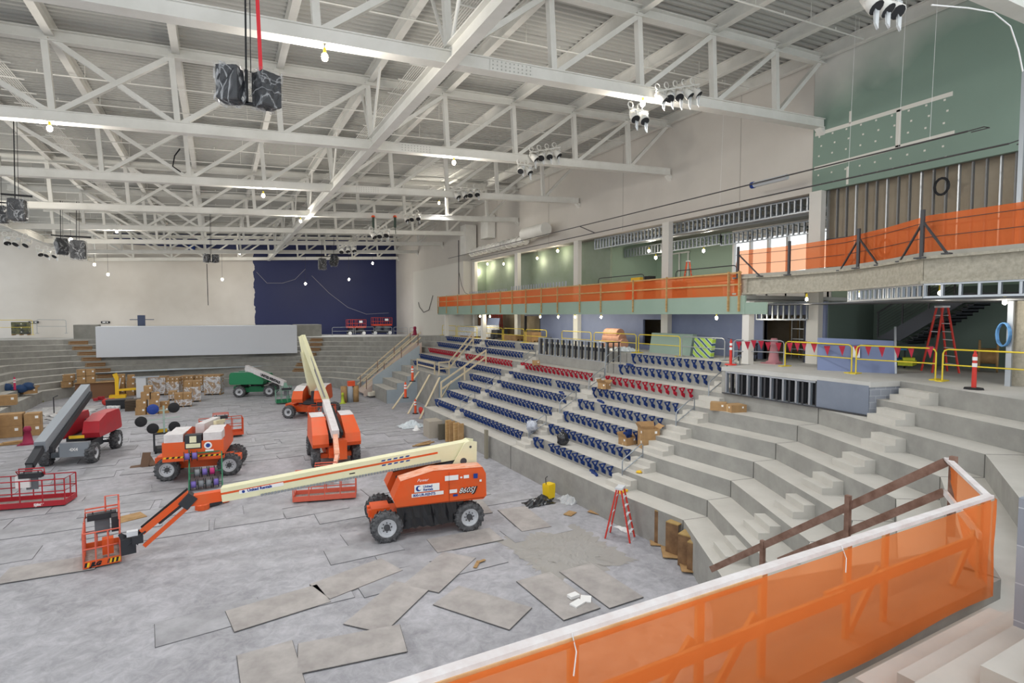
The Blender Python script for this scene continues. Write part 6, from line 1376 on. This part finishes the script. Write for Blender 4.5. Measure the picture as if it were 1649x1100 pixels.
for i, (px, py) in enumerate(((1058,872),(1078,892),(1108,915))): mb = MB(); mb.cbox(0,0,.02,.9,.5,.02,.9); mb.build('scrap_board', PLY, label='loose plywood strip beside the propped frames, %s' % ['far','middle','near'][i], cat='board').location = G(px,py,0)+Vector((0,0,.02+.02*i))
# bench of boards and lumber where the wall begins, mid stands
for i, (px, py, w_, h, m, nm) in enumerate(((697,703,.9,1.1,mat('grey_board2','a9a296',.85),'grey crate front at the far end of the low wall'),(712,708,.5,1.0,mat('dark_gap_board','5f5b50',.85),'dark upright board beside the grey crate'),(722,711,.35,1.35,WOOD,'pale upright plank, first of four'),(728,713,.35,1.35,PLY,'brown upright plank, second of four'),(735,716,.35,1.35,WOOD,'pale upright plank, third of four'),(742,718,.35,1.35,PLY,'brown upright plank, last of four'))):
    mb = MB(); mb.box(-w_/2,-.08 if w_ < .6 else -.6,0,w_/2,.08 if w_ < .6 else .6,h); mb.build('upright_board', m, label=nm+(', before the low wall' if 'plank' in nm else ''), cat='board').location = G(px,py,0)+Vector((0,0,.012))
mb = MB(); mb.box(-.07,-.12,0,.07,.12,1.6); mb.build('timber_post', mat('grey_timber', '8b8676', .9), label='grey timber post standing alone against the low wall', cat='post').location = (13.0,27.5,.012)
rag(G(682,700,0)*1+Vector((.0,1.5,0)), (.5,.5,.3), WHITEP, 'white bucket shaped bundle at the foot of the boards', 'bundle', seed=30, n=8)
# raking braces against the wall of the opening
for i, (x0, y0, x1, y1) in enumerate(((632,652,665,600),(657,660,692,598),(676,668,708,602),(695,662,727,606))):
    a = G(x0, y0+7, 0); a.z = .02; b = atX(x1, y1, 15.95); b.y = min(b.y, 48.3-.1*(3-i)) if i == 0 else b.y; b.z = 2.85
    mb = MB(); mb.bar(a, b, .16, .06); mb.build('raking_brace', mat('pale_timber', 'd3c5a8', .75), label='timber brace leaning on the wall of the far opening, %s from the left' % ['first','second','third','fourth'][i], cat='brace')
# sloping temporary guardrails of pale timber over the opening
def railrun(pts, h, label, m=mat('pale_timber', 'd3c5a8', .75), name='temporary_guardrail'):
    O = Vector(pts[0]); t = empty(name, O, label=label, cat='guardrail')
    P = [Vector(p)-O for p in pts]
    for dz in (h, h*.52): mb = MB(); [mb.bar(a+Vector((0,0,dz)), b+Vector((0,0,dz)), .06, .12) for a, b in zip(P, P[1:])]; mb.build('rail', m, t)
    for i, p in enumerate(P): mb = MB(); mb.bar(p, p+Vector((0,0,h+.05)), .09, .09, up=(0,1,0)); mb.build('post', m, t)
railrun([(16.1,43.2,2.95),(17.0,43.2,2.95),(19.2,43.2,5.4)], 1.1, 'pale timber guardrail climbing on the far side of the seat opening')
railrun([(14.6,38.75,1.85),(16.5,38.75,3.0),(18.3,38.75,4.15)], 1.1, 'pale timber guardrail climbing beside the short seat block')
railrun([(16.0,48.6,2.95),(16.0,44.0,2.95)], 1.0, 'timber guardrail along the top of the braced wall')
# pale ramp / stair flank at the far right corner of the stands with pipe rails
rmp = empty('temporary_ramp', (12.9, 55.6, 0), label='pale plywood ramp with timber rails climbing the opening at the far right corner', cat='ramp'); RO = Vector(rmp.location)
A0, A1 = Vector((12.4,55.6,.25)), Vector((18.4,55.9,5.0)); PALE = mat('pinkish_board', 'cdbcb2', .8, col2='c2aea2', scale=.8)
mb = MB(); mb.bar(A0-RO, A1-RO, 2.6, .12); mb.build('ramp_deck', PALE, rmp)
mb = MB(); mb.prism([Vector((12.4,54.3,0))-RO, Vector((18.4,54.4,0))-RO, Vector((18.4,54.4,5.2))-RO, Vector((12.4,54.3,.45))-RO], (0,.05,0)); mb.build('ramp_side', PALE, rmp)
PT = mat('pale_timber', 'd3c5a8', .75)
for j_, dy in enumerate((-1.2, 1.4)):
    for dz in (1.2, .65): mb = MB(); mb.bar(A0-RO+Vector((0,dy,dz)), A1-RO+Vector((0,dy,dz)), .06, .12); mb.build('rail', PT, rmp)
    for u in (.05,.35,.65,.95): q = A0.lerp(A1,u)-RO+Vector((0,dy,0)); mb = MB(); mb.bar(q, q+Vector((0,0,1.3)), .07, .07, up=(0,1,0)); mb.build('post', OLDWOOD, rmp)
t = empty('concrete_barrier_blocks', G(600,640,0)+Vector((0,0,.012)), .2, label='white boxes on a small dolly near the far low stand block', cat='dolly'); mb = MB(); mb.box(-.5,-.3,.1,.5,.3,.16); mb.build('deck', DARK, t); mb = MB(); mb.box(-.4,-.25,.16,.0,.25,.5); mb.box(.05,-.25,.16,.4,.25,.6); mb.build('box', mat('offwhite', 'd9d4c6', .8), t)
t.name = 'loaded_dolly'
for i, (dx, m) in enumerate(((-.55,PLY),(0,mat('grey_drum','a7b0ba',.5)),(.5,PLY))):
    mb = MB(); mb.smooth = True; mb.lathe([(0,0),(.28,0),(.28,1.5),(0,1.5)], n=14); mb.build('form_tube', m, label='upright round form tube near the lime cone, %s of three' % ['left','middle','right'][i], cat='tube').location = G(564,648,0)+Vector((dx,0,.012))
mb = MB(); mb.box(-.3,-.25,0,.3,.25,.45); mb.build('orange_bin', ORP, label='orange bin on the form tubes near the ramp foot', cat='bin').location = G(564,648,0)+Vector((.1,0,1.512))
rag(G(650,688,0)+Vector((.6,0,0)), (1.8,1.6,.4), MATS['pale_film'], 'pale crumpled film on the floor at the foot of the braces', 'film', seed=31, n=14)
mb = MB(); mb.cbox(0,0,.03,1.6,.12,.05,.3); mb.cbox(.1,.2,.06,1.2,.1,.05,.5); mb.cbox(-.1,-.2,.06,.9,.3,.04,.1); mb.build('lumber_scraps', PLY, label='small heap of lumber scraps on the floor behind the cream boom', cat='lumber').location = G(682,716,0)+Vector((0,0,.012))
mb = MB(); mb.smooth = True; mb.lathe([(0,-.03),(.33,-.03),(.33,.03),(0,.03)], (0,0,.34), (1,.3,.2), 16); mb.build('upright_disc', RED, label='dark red object on the floor at the foot of the orange and white post', cat='scrap').location = Vector((14.1,41.9,.012))
# ================= plywood floor covering =================
SHE = mat('dusty_sheet', '8d8d91', .7, col2='b3b3b8', scale=1.1, detail=9, bump=.15, lo=.3, hi=.7); SHN = mat('dusty_sheet_warm', '96918f', .75, col2='b8b3b0', scale=1.3, detail=9, bump=.15, lo=.3, hi=.7)
shm = MB(); shm.box(-1.215,-.605,0,1.215,.605,.018); shm.cur = 1; shm.box(-1.227,-.617,0,1.227,.617,.004); EDG = mat('grimy_edge', '5b5a5a', .9); SH_MESH = shm.mesh('plywood_sheet', [SHE, EDG])  # dark layer slightly wider than the sheet draws the seams
rnd = random.Random(5)
def sheet(x, y, rz, label, grp=None, z=.001, m=None):
    me = SH_MESH
    if m: me = SH_MESH.copy(); me.materials[0] = m
    o = bpy.data.objects.new('plywood_sheet', me); C.objects.link(o); o.location = (x, y, z); o.rotation_euler = (0,0,rz); tag(o, label, 'board', grp)
nsh = 0
SHL = 'grey dusty plywood sheet lying flat in the plain floor covering'
for r_ in range(-2, 38):
    y = 18.6+1.25*r_
    if y > 64: break
    x = -14.5+(r_*1.03 % 2.5)
    while x < 12:
        cx, cy = x+1.22, y
        x += 2.47
        lim = 11.4 if cy < 52 else 9
        if cx > lim or cx < -11.5+max(0,(cy-50)*.1): continue
        if cy < 22 and cx < -1: continue
        if -3 < cx < 4 and 19 < cy < 23: continue
        if rnd.random() < .48: continue
        sheet(cx+rnd.uniform(-.25,.25), cy+rnd.uniform(-.05,.05), rnd.choice((0,.02,-.03,.05,-.06,.1)), SHL, 'plain floor sheets', z=.001+.0012*(nsh%4)); nsh += 1
L_ = [('s1',(1.28,16.0),R(9),'loose plywood sheet at the lower centre, first of the fan from the left'),('s2',(.85,12.9),R(92),'pale plywood sheet at the bottom edge, left one of two'),('s3',(2.65,13.15),R(-8),'plywood sheet at the bottom edge, right of the pale one'),
 ('s4',(3.98,14.65),R(42),'plywood sheet turned askew toward the camera below the near lift'),('s5',(5.95,15.9),R(40),'plywood sheet turned askew just below the rear of the near lift'),('s6',(9.8,12.9),R(91),'plywood sheet just above the guard fence, right of the middle'),
 ('s7',(3.55,16.7),R(18),'plywood sheet in the fan, below the front wheel of the near lift'),('s8',(7.55,17.75),R(-2),'reddish dusty plywood sheet right below the near lift'),('l1',(-4.8,21.8),R(-3),'plywood sheet under the near basket, reaching left'),('n1',(6.2,13.4),R(122),'plywood sheet above the guard fence, left of the middle'),('n3',(8.35,13.0),R(92),'plywood sheet above the guard fence near the paper scraps'),('n4',(10.4,18.6),R(85),'plywood sheet right of the near lift, toward the low wall'),('n5',(9.2,21.0),R(80),'plywood sheet behind the rear wheel of the near lift')]
for i, (_, (x, y), a, l) in enumerate(L_): sheet(x, y, a, l, z=.019+.0015*(i%3), m=SHN)
rag((10.2,15.4,.001), (3.2,3.6,.07), mat('dusty_film', 'bdbab4', .35, spec=.6, alpha=.6), 'thin crinkled plastic film spread on the floor before the ladder', 'film', seed=41, n=30)
mb = MB(); mb.cbox(0,0,.03,.4,.25,.04,.3); mb.cbox(.35,.1,.02,.35,.3,.03,.9); mb.cbox(.1,.35,.06,.3,.2,.08,.1); mb.build('paper_scraps', WHITEP, label='white paper scraps on the floor just over the fence rail', cat='paper').location = G(930,975,0)+Vector((0,0,.03))
mb = MB(); mb.cbox(0,0,.02,.5,.12,.02,.9); mb.cbox(.2,.1,.04,.3,.1,.02,.2); mb.build('scrap_board', PLY, label='small splintered offcut at the corner of the askew sheet', cat='board').location = G(768,911,0)+Vector((0,0,.03))
# ================= hanging speakers and stage lights =================
def wrapbox(mb, c, w_, d_, h_, rz, tilt=0, seed=1):
    rnd = random.Random(seed); n = 5; cc, s_ = math.cos(rz), math.sin(rz)
    def P(x, y, z):
        zz = z*math.cos(tilt)-y*math.sin(tilt); yy = y*math.cos(tilt)+z*math.sin(tilt)
        return (c[0]+x*cc-yy*s_, c[1]+x*s_+yy*cc, c[2]+zz)
    for (ax) in range(3):
        for sg in (-1, 1):
            g = []
            for i in range(n+1):
                for j in range(n+1):
                    u, v = i/n-.5, j/n-.5; b = rnd.uniform(-.02,.05)*(1 if 0 < i < n and 0 < j < n else .2)
                    q = [(sg*(w_/2+b), u*d_, v*h_), (u*w_, sg*(d_/2+b), v*h_), (u*w_, v*d_, sg*(h_/2+b))][ax]; g.append(P(*q))
            mb.add(g, [(i*(n+1)+j, (i+1)*(n+1)+j, (i+1)*(n+1)+j+1, i*(n+1)+j+1) for i in range(n) for j in range(n)])
SPK = mat('speaker_black', '2a2c31', .5); WRAP = wrap_mat()
def speakers(p, s_, label, hang, two=True, rz=0, red=False, tilt=0):
    t = empty('hanging_speaker', p, rz, label=label, cat='speaker')
    for k_, x in enumerate((-.42,.42) if two else (0,)):
        mb = MB(); wrapbox(mb, (x*s_,0,0), .52*s_, .5*s_, .82*s_, (.45 if k_ else -.45) if two else 0, tilt, 3+k_); sp = mb.build('cabinet', SPK, t)
        mb = MB(); wrapbox(mb, (x*s_,0,0), .6*s_, .58*s_, .95*s_, (.45 if k_ else -.45) if two else 0, tilt, 9+k_); mb.build('plastic_wrap', WRAP, sp)
    mb = MB(); 
    if two: mb.bar((-.06*s_,0,-.4*s_),(-.06*s_,0,.45*s_),.08*s_); mb.bar((.1*s_,0,-.4*s_),(.1*s_,0,.4*s_),.06*s_); mb.bar((-.2*s_,0,-.4*s_),(.25*s_,0,-.4*s_),.08*s_)
    else: mb.bar((-.5*s_,0,.6*s_),(.5*s_,0,.6*s_),.07*s_)
    mb.build('yoke', BLACK, t)
    mb = MB(); mb.tube([(-.06*s_,0,.4*s_),(0,0,hang)], .02*max(1,s_*.7), 6); mb.tube([(.05*s_,0,.4*s_),(.1*s_,0,hang)], .01, 5); mb.build('suspension_cable', BLACK, t)
    if red: mb = MB(); mb.bar((.22,-.05,.3),(.16,-.05,2.6),.07,.02,up=(0,1,0)); mb.build('red_strap', mat('strap_red', 'd8323c', .6), t)
    return t
speakers(atY(401,142,12.3), .76, 'pair of plastic-wrapped black speakers hung high with a red strap, upper left', 4.6, red=True)
speakers(atY(28,338,30), 1.0, 'plastic-wrapped black speaker at the left frame edge', 3.6, two=False)
speakers(atY(126,402,44), 1.35, 'wrapped black speaker hung from a bar at the left, right of its tilted twin', 3.0, two=False)
speakers(atY(100,397,46.5), 1.15, 'tilted dark speaker beside the wrapped one at the left', 3.0, two=False, rz=.5, tilt=.6)
speakers(atY(340,416,52), .75, 'small pair of dark speakers hanging before the cream wall', 3.8)
speakers(atY(519,425,60), 1.3, 'wrapped pale speaker hanging before the blue wall, left of its tilted twin', 2.5, two=False)
speakers(atY(538,420,61.5), 1.2, 'tilted wrapped speaker before the blue wall', 2.5, two=False, rz=-.6, tilt=.6)
speakers(atY(1,345,38), 1.0, 'dark speaker cut by the left frame edge', 3, two=False)
def stagelights(p, n, s_, label, rz=0, dark=True, rise=.12):
    t = empty('stage_light_bar', p, rz, label=label, cat='stage lights')
    L_ = .42*s_*n; mb = MB(); mb.tube([(-L_/2,0,.2),(L_/2,0,.2+rise*n)], .03, 6); mb.build('pipe', WHITE, t)
    rnd = random.Random(int(p[0]*10)+n)
    for i in range(n):
        x = -L_/2+(i+.5)*.42*s_; z = .2+rise*(i+.5); a = rnd.uniform(-.5,.5); d = Vector((a, -.6, -.75)).normalized()
        c = Vector((x, 0, z-.25*s_)); mb = MB(); mb.smooth = True
        mb.lathe([(0,-.22*s_),(.1*s_,-.22*s_),(.14*s_,0),(.17*s_,.2*s_),(0,.2*s_)], c, d, 12); l = mb.build('lamp_head', WHITE if not dark or i % 2 else mat('wrapped_white', 'dedbd5', .35), t)
        mb = MB(); mb.lathe([(0,.205*s_),(.155*s_,.205*s_)], c, d, 12); mb.build('lens', BLACK, l)
        mb = MB(); mb.tube([c+Vector((-.18*s_,0,0)), c+Vector((-.17*s_,0,.24*s_)), c+Vector((.17*s_,0,.24*s_)), c+Vector((.18*s_,0,0))], .018, 5); mb.lathe([(.10*s_,-.02),(.13*s_,0),(.10*s_,.02)], c+Vector((-.1*s_,.05,.38*s_)), (0,1,0), 10); mb.build('yoke', WHITE, l)
    mb = MB()
    for i in range(n): x = -L_/2+(i+.6)*.42*s_; z = rise*i; a = rnd.uniform(.25,.6)*s_; mb.prism([(x-.1,-.12,z+.1),(x+.12,-.1,z+.12),(x+.05,-.12,z-a),(x-.02,-.1,z-a*.8)], (.02,.05,0))
    mb.build('plastic_wrap', PLASTIC, t); return t
stagelights(atY(1092,165,15.15), 5, 1.0, 'bar of plastic-wrapped stage lights on the nearest truss, right part', rise=.13)
stagelights(atY(1028,186,15.15), 2, 1.0, 'two wrapped stage lights hanging below the nearest truss beside the bulb', rise=0)
stagelights(atY(878,256,24.45), 4, 1.1, 'bar of white stage lights on the second truss', dark=False, rise=.13)
stagelights(atY(845,272,24.5), 2, 1.0, 'dark wrapped lights below the second truss', rise=0)
stagelights(atY(752,315,33.8), 4, 1.15, 'bar of wrapped stage lights on the third truss', rise=.1)
stagelights(atY(664,352,42.8), 3, 1.2, 'wrapped stage lights on the fourth truss', rise=.1)
stagelights(atY(612,378,42.9), 3, 1.3, 'wrapped lights slung below the fourth truss from two dark hooks', rise=.1)
stagelights(atY(560,402,52.2), 3, 1.3, 'white stage lights on the fifth truss', rise=.08, dark=False)
stagelights(atY(77,405,56), 3, 1.2, 'dark stage lights under the left girder', rise=-.05)
stagelights(atY(28,385,50), 3, 1.3, 'white stage lights left of the left girder', rise=-.05, dark=False)
stagelights(atY(1420,12,6.6), 3, .95, 'wrapped stage lights at the top edge, right', rise=.05)
for (px, nm) in ((601,'left'),(636,'right')):
    mb = MB(); mb.cbox(0,0,-.4,.16,.12,.8); mb.tube([(0,0,-.8),(.05,0,-1.3)],.03,5); h_ = mb.build('chain_hoist', mat('hoist_green', '3d4d45', .6), label='dark chain hoist with orange hook on the fourth truss, %s one' % nm, cat='hoist'); h_.location = atY(px, 350, 43.2)
    mb = MB(); mb.lathe([(0,0),(.16,0),(.1,.14),(0,.16)], n=10); mb.build('hook_cover', ORP, h_)
mb = MB(); mb.tube([(0,0,0),(.3,.0,2.5),(.8,0,4)], .012, 5, False); 
for k_, (px, Y) in enumerate(((353,30),(718,36))): pass
mb = MB(); mb.smooth = True; mb.tube([(0,0,0),(-.35,0,.25),(-.25,.0,.8),(0,0,1.2)], .035, 6); mb.build('dangling_cable', BLACK, label='short black cable dangling on the third truss, left part', cat='cable').location = atY(291,277,34)
mb = MB(); mb.tube([(0,0,0),(.02,0,-3.4)], .03, 6); mb.build('drop_cable', BLACK, label='thin dark cable hanging below the small speaker pair', cat='cable').location = atY(333,425,52)+Vector((0,0,0))
cv = MB(); pts = [atY(x, y, 80) for x, y in ((413,438),(430,456),(455,456),(475,450),(492,433))]; cv.tube(pts, .03, 5); cv.build('swag_cable', mat('cable_grey', '8b8b94', .6), label='thin cable swagged across the left of the blue wall', cat='cable')
cv = MB(); pts = [atY(x, y, 80) for x, y in ((502,444),(530,472),(560,495),(590,506),(626,504))]; cv.tube(pts, .03, 5); cv.build('swag_cable', MATS['cable_grey'], label='thin cable falling across the right of the blue wall', cat='cable')
t = MB(); t.lathe([(.0,0),(.45,0)], (0,0,0), (0,-1,0), 18); t.box(-.3,-.05,-.06,.3,-.01,.06); t.build('round_emblem', NAVY, label='small round dark emblem high on the cream wall', cat='emblem').location = atY(308,400,81.9)

cv = MB(); pts = [atY(x, y, 6.8) for x, y in ((1500,8),(1560,13),(1600,20),(1627,42),(1640,80),(1648,120))]; cv.tube(pts, .018, 5); cv.build('white_cable', WHITEP, label='white cable drooping from the truss end in the top right corner', cat='cable')
